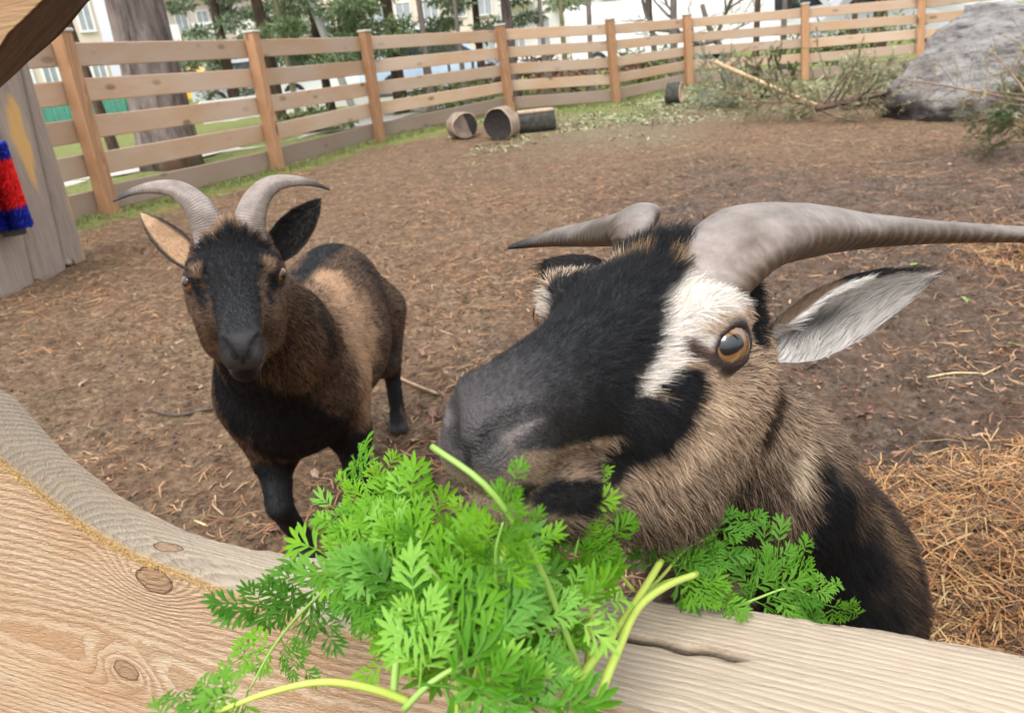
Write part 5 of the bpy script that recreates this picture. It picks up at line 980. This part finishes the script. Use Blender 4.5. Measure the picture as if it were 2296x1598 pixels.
for i in range(5):
    u0 = (bp[i] - bp[0]) @ tdir; u1 = (bp[i+1] - bp[0]) @ tdir; n = 14; zs = np.linspace(0, 1.95, 40); V, Fc = [], []
    z0 = .045 if i == 0 else .0; sc = []
    for z in zs:
        for j in range(n):
            u = j / (n - 1); zz = z if z > 0 else z0 + (.05 * max(0, u - .55) * 2 if i == 0 else (.05 * max(0, .35 - u) * 2 if i == 1 else 0)) - .02 * (i > 0)
            cr = -.022 * (abs(2*u - 1))**5; wob = .008 * vnoise(np.array([[i * 3.1 + u * 2, 0, z * 1.7]]), 3)[0]
            sh_ = -.66 * ((bp[1] - bp[0]) @ tdir) * min(z, 1.3) / .9; v0 = u0 + (sh_ if i > 0 else -.05); v1 = u1 + sh_; P_ = bp[0] + tdir * (v0 + .004 + (v1 - v0 - .008) * u) + tn * (cr + wob + .012 * ((i * 37) % 3 - 1)); V.append((P_[0], P_[1], zz))
            s_ = 0
            if i == 1: s_ = sstep(1.0, .75, abs(u - .45 - .25 * (z - .78)) / .30 + abs(z - .80) / .34 * .9 + .35 * vnoise(np.array([[u * 4, 1, z * 9]]), 5)[0])
            if i == 0: s_ = max(s_, .75 * sstep(.28, .05, u + .12 * vnoise(np.array([[u * 3, 2, z * 5]]), 6)[0]))
            sc.append(s_)
    N_ = len(V); V += [tuple(np.array(p) - tn * .10) for p in V]; sc += [0] * N_
    for a in range(39):
        for j in range(n - 1): k = a*n + j; Fc.append((k, k+1, k+n+1, k+n)); Fc.append((N_+k, N_+k+n, N_+k+n+1, N_+k+1))
        k = a*n; Fc.append((k, k+n, N_+k+n, N_+k)); k = a*n+n-1; Fc.append((k, N_+k, N_+k+n, k+n))
    for j in range(n - 1): Fc.append((j, N_+j, N_+j+1, j+1)); k = 39*n + j; Fc.append((k, k+1, N_+k+1, N_+k))
    add_mesh('timber', np.array(V) - np.array(tim.location), Fc, ww, tim, True, {'scar': np.array(sc)})
_r = ray(8, 450); bc = CAMP + _r * (((bp[0] + tn * .105 - CAMP) @ tn) / (_r @ tn)); bc[2] = 0; BZ0, BZ1 = .43, .83
brush = empty('livestock_brush', (bc[0], bc[1], BZ0)); tag(brush, 'red bristled livestock brush with blue ends on the grey timbers', 'brush')
red = flat('red_bristle', (.78, .016, .016), .7, .15, 40); blue = flat('blue_bristle', (.010, .022, .33), .7, .25, 40); blk = flat('black_rubber', (.03, .03, .032), .6)
def cyl(r, z0, z1, n=28): return Geo().tube([(0, 0, z) for z in np.linspace(z0, z1, 6)], [r] * 6, n)
cyl(.02, -.06, .46).build('core', blk, brush, True); cyl(.06, -.075, -.035).build('end_cap', blk, brush, True); cyl(.055, .42, .45).build('end_cap', blk, brush, True)
Geo().box((-tn[0]*.06, -tn[1]*.06, .42), (.05, .05, .10), X=tuple(tdir), Y=tuple(tn), bev=.005).box((-tn[0]*.05, -tn[1]*.05, -.03), (.05, .06, .06), X=tuple(tdir), Y=tuple(tn), bev=.005).build('mount', blk, brush)
for nm, mt, za, zb_ in (('red_bristles', red, .075, .33), ('blue_bristles', blue, -.03, .075), ('blue_bristles', blue, .33, .41)):
    k = int(20000 * (zb_ - za) / .4); a = rng.uniform(0, 6.283, k); z = rng.uniform(za, zb_, k); r1 = .098 + .003 * rng.normal(0, 1, k) ; V = np.zeros((k, 4, 3))
    for q, (r_, w) in enumerate(((.02, -.0015), (.02, .0015), (1, .004), (1, -.004))):
        R_ = r_ if r_ < 1 else r1; ang = a + w / .02 * (1 if r_ < 1 else .2); V[:, q, 0] = R_ * np.cos(ang); V[:, q, 1] = R_ * np.sin(ang); V[:, q, 2] = z + (0 if r_ < 1 else rng.normal(0, .008, k)) + (w if r_ >= 1 else 0)
    b_ = add_mesh(nm, V.reshape(-1, 3), np.arange(4*k).reshape(k, 4), mt, brush, False); b_['kind'] = 'stuff'
# ---------------------------------------------------------------- carrot greens
def leaf_mat(name, a, b, tr):
    m = NM(name); r = m.rnd(); c = m.mix(m.noise(m.coord(), 60, 3), a, b); c = m.mix(1.0, c, m.ramp(r, [(0, (.50, .66, .52)), (.45, (.92, .98, .85)), (.8, (1.25, 1.15, .95)), (1, (1.5, 1.3, 1.35))]), 'MULTIPLY')
    m.set(color=c, rough=.5, spec=.22); tl = m.n('ShaderNodeBsdfTranslucent', {'Color': m.mix(1.0, c, (1.0, 1.12, .55), 'MULTIPLY')}); mx = m.n('ShaderNodeMixShader', {0: tr, 1: m.b.outputs[0], 2: tl.outputs[0]})
    m.t.links.new(mx.outputs[0], m.t.nodes['Material Output'].inputs[0]); return m
lf_bright = leaf_mat('carrot_leaf', (.085, .255, .012), (.175, .39, .022), .36); lf_dark = leaf_mat('dark_carrot_leaf', (.06, .19, .018), (.12, .29, .03), .33); lf_pale = leaf_mat('pale_carrot_leaf', (.16, .38, .05), (.27, .50, .09), .38)
def stem_mat(name, a, b): m = NM(name); m.set(color=m.mix(m.noise(m.mapping(m.coord(), (9, 9, 9)), 1, 3), a, b), rough=.38, spec=.45, subs=.0); m.bump(m.noise(m.coord(), 300, 2), .15, .001); return m
st_green = stem_mat('carrot_stalk', (.19, .36, .055), (.33, .50, .11)); st_yel = stem_mat('yellow_carrot_stalk', (.36, .48, .06), (.50, .60, .13))
def lobe(G_, p, d, nrm, L, w):
    d = d / np.linalg.norm(d); s_ = np.cross(nrm, d); s_ /= np.linalg.norm(s_) + 1e-9; nn = np.cross(d, s_); V = []
    for t, k in ((0, .35), (.35, .85), (.65, 1.0), (.86, .6)):
        m = p + d * L * t - nn * L * .18 * t * t; V += [m - s_ * w * k + nn * w * .35 * k, m, m + s_ * w * k + nn * w * .35 * k]
    V.append(p + d * L - nn * L * .18); F_ = []
    for r_ in range(3):
        for c_ in (0, 1): F_.append((r_*3 + c_, r_*3 + c_ + 1, r_*3 + c_ + 4, r_*3 + c_ + 3))
    F_ += [(9, 10, 12), (10, 11, 12)]; G_.add(V, F_)
def leaflet(G_, p, d, nrm, L, R_):
    s_ = np.cross(nrm, d); s_ /= np.linalg.norm(s_); w = L * .055
    lobe(G_, p + d * L * .40, d, nrm, L * .70, w * 1.05); G_.tube([p, p + d * L * .45], [w * .20, w * .16], 4, False)
    for t, a, k in ((.14, .85, .46), (.34, .68, .56), (.52, .48, .46)):
        for sg in (-1, 1):
            a_ = a * R_.uniform(.8, 1.2); dd = d * math.cos(a_) + s_ * sg * math.sin(a_) + nrm * R_.normal(0, .12); l = L * k * R_.uniform(.85, 1.3); lobe(G_, p + d * L * t, dd, nrm, l, w * R_.uniform(.8, 1.1))
            if l > L * .42: lobe(G_, p + d * L * t + dd * l * .35, dd * .6 + s_ * sg * .8, nrm, l * .5, w * .7)
LEAVES = []
for v in range(7):
    R_ = np.random.default_rng(100 + v); G_ = Geo(); L = .055; curve = R_.uniform(.15, .6); pts = [np.array([L * t, .004 * math.sin(t * 3 + v), -curve * L * .5 * t * t]) for t in np.linspace(0, 1, 6)]
    G_.tube(pts, np.linspace(.0009, .0004, 6), 5, False); N_ = np.array([0, 0, 1.0])
    for t, l in ((.20, .030), (.44, .027), (.68, .021)):
        q = np.array([np.interp(t, np.linspace(0, 1, 6), [p_[k] for p_ in pts]) for k in range(3)])
        for sg in (-1, 1):
            a = R_.uniform(.7, 1.05); d = np.array([math.cos(a), sg * math.sin(a), R_.normal(0, .22) - .1]); d /= np.linalg.norm(d); leaflet(G_, q, d, N_ + R_.normal(0, .18, 3), l * R_.uniform(.85, 1.2), R_)
    leaflet(G_, pts[-1] * .92, np.array([1, 0, -curve * .8]) / math.hypot(1, curve * .8), N_, .032, R_)
    LEAVES.append(G_)
LM = {}
for key, m in (('b', lf_bright), ('d', lf_dark), ('p', lf_pale)):
    for v, G_ in enumerate(LEAVES):
        me = bpy.data.meshes.new('leaf'); me.from_pydata(G_.v, [], G_.f); me.update(); me.polygons.foreach_set('use_smooth', np.ones(len(me.polygons), bool)); me.materials.append(m.m); LM[key, v] = me
def frond(label, P, r, stem, key, u0, pairs, size, grp='carrot fronds in the heap', open_=1.0, term=True, seed=0, nrm=(0, -.45, .9), cut=None):
    R_ = np.random.default_rng(900 + seed); P = np.array([at(*p) for p in P]); C_ = spline(P, 26); base = C_[0]
    if cut is not None: r_ = np.linspace(r, r * cut, 26)
    else: r_ = np.linspace(r, r * .35, 26)
    size = size * 1.0; g = Geo().tube(C_ - base, r_, 8); o = g.build('carrot_frond', stem, None, True); o.location = tuple(base); tag(o, label, 'carrot frond', grp)
    T = np.gradient(C_, axis=0); T /= np.linalg.norm(T, axis=1)[:, None]; nrm = np.array(nrm, float)
    def put(i, d, s):
        n_ = nrm + R_.normal(0, .35, 3); X = d / np.linalg.norm(d); Z = n_ - X * (n_ @ X); Z /= np.linalg.norm(Z); Y = np.cross(Z, X); M = np.eye(4); M[:3, 0] = X * s; M[:3, 1] = Y * s; M[:3, 2] = Z * s; M[:3, 3] = C_[i] - base
        l = bpy.data.objects.new('leaf', LM[key if R_.random() < .8 else 'b', int(R_.integers(7))]); link(l, o); l.matrix_local = Matrix(M.tolist())
    for k in range(pairs):
        u = u0 + (1 - u0) * (k / max(pairs, 1)); i = int(u * 25); s = size * (1.15 - .55 * (u - u0) / (1 - u0 + 1e-6))
        Z = nrm - T[i] * (nrm @ T[i]); Z /= np.linalg.norm(Z); B = np.cross(Z, T[i])
        for sg in (-1, 1): put(i, T[i] * R_.uniform(.5, .9) + B * sg * open_ * R_.uniform(.6, 1) + Z * R_.normal(0, .25), s * R_.uniform(.8, 1.15))
    if term and pairs: put(25, T[25], size * .8)
    return o
for k_, (lab_, pts_) in enumerate((('fat pale stalk standing upright in the middle of the heap', [(1095, 1560, .375), (1108, 1440, .37), (1122, 1330, .37), (1128, 1225, .385)]), ('pale stalk curving down from the upper left of the heap', [(1035, 1560, .37), (1022, 1440, .365), (1000, 1330, .365), (950, 1262, .38)]), ('pale stalk at the left rim of the heap, hanging over the wood', [(882, 1560, .37), (890, 1470, .375), (898, 1380, .385), (900, 1330, .40)]), ('short pale stalk crossing behind the long light one', [(1150, 1420, .38), (1205, 1360, .40), (1255, 1290, .43)]))):
    frond(lab_, pts_, .0021, st_yel if k_ in (0, 3) else st_green, 'b', 1, 0, 1, seed=70 + k_, cut=.8)
H = 'bright green carrot frond tangled among others in the heap on the board'
frond('long light stalk running from the muzzle down across the whole heap', [(1320, 1620, .40), (1298, 1500, .385), (1262, 1400, .375), (1180, 1215, .35), (1080, 1080, .335), (968, 1000, .345)], .0018, st_green, 'b', .80, 0, .55, seed=1, cut=.75)
frond('thick bare stalk leaning left, topmost of the crossing stalks', [(1225, 1625, .385), (1320, 1492, .40), (1400, 1388, .43), (1482, 1258, .49)], .0028, st_yel, 'b', 1, 0, 1, cut=.85)
frond('bare stalk with a bent tip hanging over the board at the right', [(1318, 1630, .385), (1380, 1470, .405), (1440, 1352, .44), (1500, 1310, .46), (1562, 1286, .48)], .0027, st_yel, 'b', 1, 0, 1, cut=.8)
frond('upright bare stalk bending over to the left at its top', [(1308, 1625, .40), (1318, 1480, .425), (1328, 1360, .46), (1352, 1300, .48), (1385, 1288, .49), (1420, 1322, .50)], .0023, st_yel, 'b', 1, 0, 1, cut=.6)
frond('short yellow stalk lying flat along the back of the board', [(1205, 1338, .49), (1290, 1312, .49), (1370, 1296, .495)], .0024, st_yel, 'b', 1, 0, 1, cut=.8)
frond('curving yellow stalk sweeping to the lower left corner of the heap', [(925, 1575, .37), (840, 1545, .365), (730, 1528, .36), (600, 1553, .36), (480, 1596, .36), (390, 1618, .36)], .0022, st_yel, 'd', .72, 2, .55, seed=5, cut=.4)
frond('dark green frond spread flat over the board, left of the heap', [(760, 1290, .50), (720, 1330, .475), (655, 1395, .45), (600, 1470, .43), (560, 1545, .42)], .0014, st_green, 'd', .10, 3, .72, seed=6, nrm=(-.2, -.6, .75))
frond('pale green frond fanned out lowest in front of the heap', [(905, 1590, .345), (960, 1535, .345), (1060, 1475, .35), (1170, 1425, .36), (1270, 1392, .375)], .0016, st_green, 'p', .12, 5, .85, seed=8, nrm=(-.1, -.85, .5))
frond('upright frond standing beside the mouth at the right of the heap', [(1290, 1420, .46), (1285, 1330, .45), (1290, 1240, .44), (1312, 1150, .44)], .0014, st_green, 'b', .25, 4, .70, seed=9, nrm=(0, -1, .25))
frond('frond raised in front of the muzzle', [(1120, 1330, .38), (1112, 1280, .352), (1112, 1230, .345), (1128, 1170, .340)], .0013, st_green, 'b', .6, 2, .45, seed=10, nrm=(0, -1, .2))
frond('frond sticking up highest at the left of the heap', [(930, 1430, .43), (880, 1290, .43), (845, 1180, .44), (818, 1085, .46)], .0015, st_green, 'b', .25, 5, .72, seed=11, nrm=(.1, -.9, .3))
frond('frond reaching left in front of the standing goat', [(980, 1380, .41), (900, 1280, .41), (850, 1225, .42), (800, 1190, .44)], .0015, st_green, 'p', .35, 4, .70, seed=12, nrm=(0, -.8, .5))
frond('frond on the back edge of the board under the jaw', [(1440, 1340, .535), (1490, 1285, .525), (1540, 1230, .52), (1600, 1198, .52)], .0016, st_yel, 'd', .35, 3, .62, seed=13, nrm=(0, -.8, .5))
frond('second frond under the jaw, hanging before the white throat patch', [(1430, 1345, .53), (1500, 1300, .52), (1570, 1290, .52), (1640, 1320, .53)], .0013, st_green, 'd', .45, 3, .55, seed=14, nrm=(0, -.8, .5))
frond('small feathery frond poking over the board at the right, before the black neck', [(1610, 1378, .535), (1700, 1340, .53), (1770, 1318, .53), (1850, 1355, .535)], .0012, st_green, 'd', .35, 4, .60, seed=15, nrm=(0, -.8, .55))
for k in range(9):
    R_ = np.random.default_rng(300 + k); bx = 1060 + R_.normal(0, 35); tx = 880 + 350 * ((k * .618) % 1); ty = R_.uniform(1140, 1430); tt = R_.uniform(.385, .47) - .00006 * (ty - 1200)
    if tx > 900: ty = max(ty, 1230)
    m1 = (bx * .7 + tx * .3 + R_.normal(0, 30), 1450 + R_.normal(0, 20), R_.uniform(.39, .43)); m2 = (bx * .3 + tx * .7 + R_.normal(0, 30), (1420 + ty) / 2, tt - .01)
    frond(H, [(bx, 1640, R_.uniform(.39, .42)), m1, m2, (tx, ty, tt)], R_.uniform(.0012, .0024), st_yel if R_.random() < .45 else st_green, 'bbpd'[k % 4], .40, 4, R_.uniform(.6, .85), seed=40 + k, nrm=(R_.normal(0, .3), -.8, .45))
# ---------------------------------------------------------------- needles, straw, leaves and twigs on the mud
def strips(name, P, D, L, w, mat, seed=0, up=None):
    """bent flat strips (needles): P root, D direction, L length"""
    n = len(P); B = np.cross(D, rng.normal(0, 1, (n, 3)) * .25 + (0, 0, 1)); B /= np.linalg.norm(B, axis=1)[:, None] + 1e-9; bend = np.cross(B, D) * rng.normal(.0, .09, (n, 1)) + B * rng.normal(0, .10, (n, 1)); L = L[:, None]; ws = np.asarray(w).reshape(-1, 1)
    rows = []
    for t, k in ((0, .9), (.5, 1), (1, .5)): c = P + D * L * t + bend * L * (1 - (2*t - 1)**2); rows += [c - B * ws * k, c + B * ws * k]
    V = np.stack(rows, 1).reshape(-1, 3); k = np.arange(n)[:, None] * 6; Q = np.concatenate([k + [[0, 1, 3, 2]], k + [[2, 3, 5, 4]]]).reshape(-1, 4)
    return V, Q
def needle_litter(name, n, samp, lmin, lmax, w, cols_, tilt=.10, lift=.004):
    x, y, z = samp(n); n = len(x); a = rng.uniform(0, 6.283, n); D = np.stack([np.cos(a), np.sin(a), rng.normal(0, tilt, n)], 1); D /= np.linalg.norm(D, axis=1)[:, None]; L = rng.uniform(lmin, lmax, n)
    P = np.stack([x, y, z + lift + rng.random(n) * .004], 1) - D * L[:, None] / 2; P[:, 2] = np.maximum(P[:, 2], z - .004)
    V, Q = strips(name, P, D, L, w * rng.uniform(.6, 1.4, n), None); col = np.array(cols_)[rng.integers(0, len(cols_), n)] * rng.uniform(.7, 1.25, (n, 1)); col = np.repeat(col, 6, 0)
    o = add_mesh(name, V, Q, lit_m, None, False, {'tint': col}); tag(o, kind='stuff'); return o
lit_m = NM('dry_litter'); lit_m.set(color=lit_m.attr('tint'), rough=.6, spec=.3)
def mud_z(x, y):
    p = np.stack([x, y, 0*x], 1); near = sstep(9, 4, y) * sstep(-.2, .3, y)
    return ground_z(x, y) + (.016 * np.abs(fbm(p * 15, 3, 11)) - .010 * np.clip(fbm(p * 9, 2, 17), 0, 1)) * near * (1 + .9 * sstep(.2, 1.6, x))
def pen(n):
    y = .7 + 6.0 * rng.random(n) ** 1.7; x = rng.uniform(-1, 1, n) * (y * .72 + .25) ; x -= .1; p = np.stack([x * 1.1, y * 1.1, 0*x], 1); keep = (fbm(p, 3, 61) + .25 * sstep(.5, -1.0, x)) > rng.uniform(-.5, .75, n); x, y = x[keep], y[keep]; return x, y, mud_z(x, y)
OR = [(.36, .18, .08), (.25, .12, .055), (.42, .255, .135), (.17, .085, .045)]
needle_litter('pine_needles', 34000, pen, .03, .08, .0016, OR)
def heap(n):
    x = 1.15 + rng.normal(0, .36, n); y = 1.15 + rng.normal(0, .24, n); e = ((x - 1.15) / .66)**2 + ((y - 1.14) / .46)**2; keep = (e < 1 + .5 * rng.random(n)) ; x, y = x[keep], y[keep]; e = e[keep]; return x, y, mud_z(x, y) + rng.random(len(x)) * .035 * np.clip(1.1 - e, .02, 1)
ST = [(.43, .215, .08), (.34, .15, .055), (.50, .29, .125), (.24, .11, .045), (.28, .155, .07), (.11, .06, .033), (.06, .036, .025), (.40, .28, .13)]
needle_litter('pine_straw', 26000, heap, .04, .13, .0013, ST, .20, .006)
def heap2(n): x = 2.55 + rng.normal(0, .3, n); y = 3.15 + rng.normal(0, .22, n); return x, y, mud_z(x, y) + rng.random(n) * .06 * np.exp(-((x - 2.55) / .3)**2)
needle_litter('pine_straw', 4500, heap2, .05, .12, .0014, ST, .28, .006)
def brushbits(n):
    x = rng.uniform(-.5, 6.0, n); y = fence_y(x) - np.abs(rng.normal(1.4, 1.1, n)); keep = (fbm(np.stack([x, y, 0*x], 1), 3, 71) > -.1) & (y > 5); x, y = x[keep], y[keep]; return x, y, ground_z(x, y)
needle_litter('brush_litter', 15000, brushbits, .03, .09, .007, [(.30, .33, .18), (.26, .30, .13), (.38, .36, .24), (.26, .19, .11), (.17, .23, .08)], .35, .004)
# mud crumbs and droppings
def crumbs(n, name, col, smin, smax, samp):
    x, y, z = samp(n); n = len(x); ico = np.array([(1, 0, 0), (-1, 0, 0), (0, 1, 0), (0, -1, 0), (0, 0, 1), (0, 0, -1)], float); tri = np.array([(0, 2, 4), (2, 1, 4), (1, 3, 4), (3, 0, 4), (2, 0, 5), (1, 2, 5), (3, 1, 5), (0, 3, 5)])
    s_ = rng.uniform(smin, smax, (n, 1, 1)) * rng.uniform(.6, 1.3, (n, 6, 1)) * np.array([1, 1, .7]); V = ico[None] * s_ + np.stack([x, y, z], 1)[:, None]; Q = (np.arange(n)[:, None, None] * 6 + tri[None]).reshape(-1, 3); o = add_mesh(name, V.reshape(-1, 3), Q, col, None, True); tag(o, kind='stuff')
def pen2(n): y = .8 + 5.0 * rng.random(n) ** 1.5; x = rng.uniform(-1, 1, n) * (y * .72 + .25); return x, y, mud_z(x, y) - .001
crumbs(9000, 'mud_crumbs', flat('mud_crumb', (.075, .052, .040), .75, .5, 9), .002, .008, pen2)
def pen3(n): y = .8 + 8.5 * rng.random(n) ** 1.25; x = rng.uniform(-1, 1, n) * (y * .72 + .25); k = (y < fence_y(x) - .4) & (fbm(np.stack([x * 1.7, y * 1.7, 0*x], 1), 3, 66) > rng.uniform(-.7, .6, n)); x, y = x[k], y[k]; return x, y, mud_z(x, y)
needle_litter('leaf_crumbs', 16000, pen3, .010, .030, .0035, [(.16, .075, .05), (.24, .13, .075), (.07, .045, .035), (.33, .20, .12), (.05, .035, .028)], .35, .003)
def pen4(n): x, y, z = pen3(n); k = y > 3.2; return x[k], y[k], z[k]
needle_litter('pine_needles', 26000, pen4, .05, .12, .0021, OR, .10, .003)
# fallen leaves, one by one
leafm = flat('fallen_leaf_brown', (.21, .105, .075), .6, .35, 30); leafp = flat('fallen_leaf_pale', (.36, .23, .16), .6, .3, 30); leafd = flat('fallen_leaf_dark', (.10, .055, .05), .5, .35, 30); leafg = flat('fallen_leaf_green', (.22, .30, .08), .6, .3, 30)
def oak(s_, R_):
    n = 26; V = [(0, 0, 0)]; 
    for i in range(n): a = 2 * math.pi * i / n; r = (.55 + .30 * math.cos(a)**2 + .13 * math.sin(a * 7 + 1)) * s_; x, y = r * math.cos(a), r * .62 * math.sin(a); V.append((x, y, .22 * s_ * (abs(y) / s_)**1.3 * 2 + .10 * s_ * R_.normal() * .6 + .12 * s_ * math.sin(3 * x / s_)))
    V2 = [(x, y, z + .0012) for x, y, z in V]; N_ = n + 1
    return V + V2, [(0, 1 + (i+1) % n, 1 + i) for i in range(n)] + [(N_, N_ + 1 + i, N_ + 1 + (i+1) % n) for i in range(n)] + [(1 + i, 1 + (i+1) % n, N_ + 1 + (i+1) % n, N_ + 1 + i) for i in range(n)]
LF = [(1940, 930, .036, leafm, 'curled brown leaf beside the black neck on the mud'), (2082, 1045, .04, leafm, 'brown oak leaf on the upper edge of the straw heap'), (703, 1042, .032, leafp, 'pale crumpled leaf behind the front leg of the standing goat'), (945, 786, .035, leafm, 'purplish leaf lying alone right of the standing goat'), (965, 905, .035, leafm, 'brown leaf right of the standing goat, below the dry twig'), (985, 915, .03, leafd, 'dark leaf tucked behind the pink-brown leaf by the dry twig'), (705, 1092, .03, leafd, 'dark wet leaf just right of the goat shin'), (608, 1165, .032, leafm, 'purple-brown leaf left of the standing hoof'), (887, 880, .03, leafd, 'dark red leaf against the dry twig'), (926, 968, .026, leafp, 'small pale leaf above the greens'), (2140, 357, .055, leafp, 'pale leaf far out on the right mud'), (655, 458, .05, leafp, 'pale leaf behind the smaller horns'), (2275, 955, .03, leafm, 'brown leaf at the right edge above the straw'), (2235, 1075, .03, leafm, 'reddish leaf half sunk in the straw heap'), (185, 855, .028, leafp, 'pale broken leaf on the left mud'), (872, 348, .07, leafm, 'curled brown leaf near the fence, left of the logs'), (1225, 715, .02, leafm, 'small brown leaf by the big goat forehead'), (2050, 585, .025, leafg, 'yellow-green leaf under the long horn'), (2130, 590, .022, leafp, 'pale chip under the long horn'), (2275, 765, .022, leafg, 'fresh green scrap on the right mud'), (2165, 655, .03, leafg, 'yellowish scrap behind the big ear'), (265, 800, .025, leafd, 'dark leaf on the left mud')]
for k, (px, py, s_, m, lab) in enumerate(LF):
    R_ = np.random.default_rng(500 + k); p = onz(px, py, .03); z = float(mud_z(np.array([p[0]]), np.array([p[1]]))[0]); V, Fc = oak(s_, R_); o = add_mesh('fallen_leaf', V, Fc, m); o.location = (p[0], p[1], z + .008); o.rotation_euler = (R_.normal(0, .25), R_.normal(0, .25), R_.uniform(0, 6.28)); tag(o, lab, 'leaf', 'fallen leaves on the mud')
strw = flat('pale_straw', (.56, .43, .22), .6, .2, 40); tw_d = flat('wet_twig', (.05, .035, .028), .7, .3, 40); tw_p = flat('bare_twig', (.36, .25, .15), .7, .3, 30)
for lab, P, r, m in (('thin dark stick on the mud left of the standing goat', [(332, 925), (400, 930), (460, 918), (505, 903)], .004, tw_d), ('pale straw stalk on the right mud', [(2080, 836), (2140, 833), (2215, 832)], .0028, strw), ('short straw stalk crossing the end of the longer one', [(2205, 838), (2246, 812)], .0022, strw), ('dry tan twig beside the hind leg of the standing goat', [(888, 838), (930, 855), (980, 876)], .006, tw_p), ('reddish twig lying on the straw heap', [(1990, 1078), (2030, 1075), (2065, 1078)], .004, tw_d), ('pale chip of wood on the mud in front of the standing goat', [(432, 1150), (465, 1170)], .003, strw), ('curved orange twig on the mud left of the standing leg', [(474, 1105), (480, 1130), (498, 1140)], .0028, tw_p)):
    Q_ = []
    for q in P: p = onz(*q, .02); Q_.append((p[0], p[1], float(mud_z(np.array([p[0]]), np.array([p[1]]))[0]) + r + .004))
    Q_ = np.array(Q_); b = Q_[0].copy(); o = Geo().tube(spline(Q_ - b, 10) if len(Q_) > 2 else Q_ - b, r, 7).build('twig', m, None, True); o.location = tuple(b); tag(o, lab, 'twig', 'twigs and stalks on the mud')
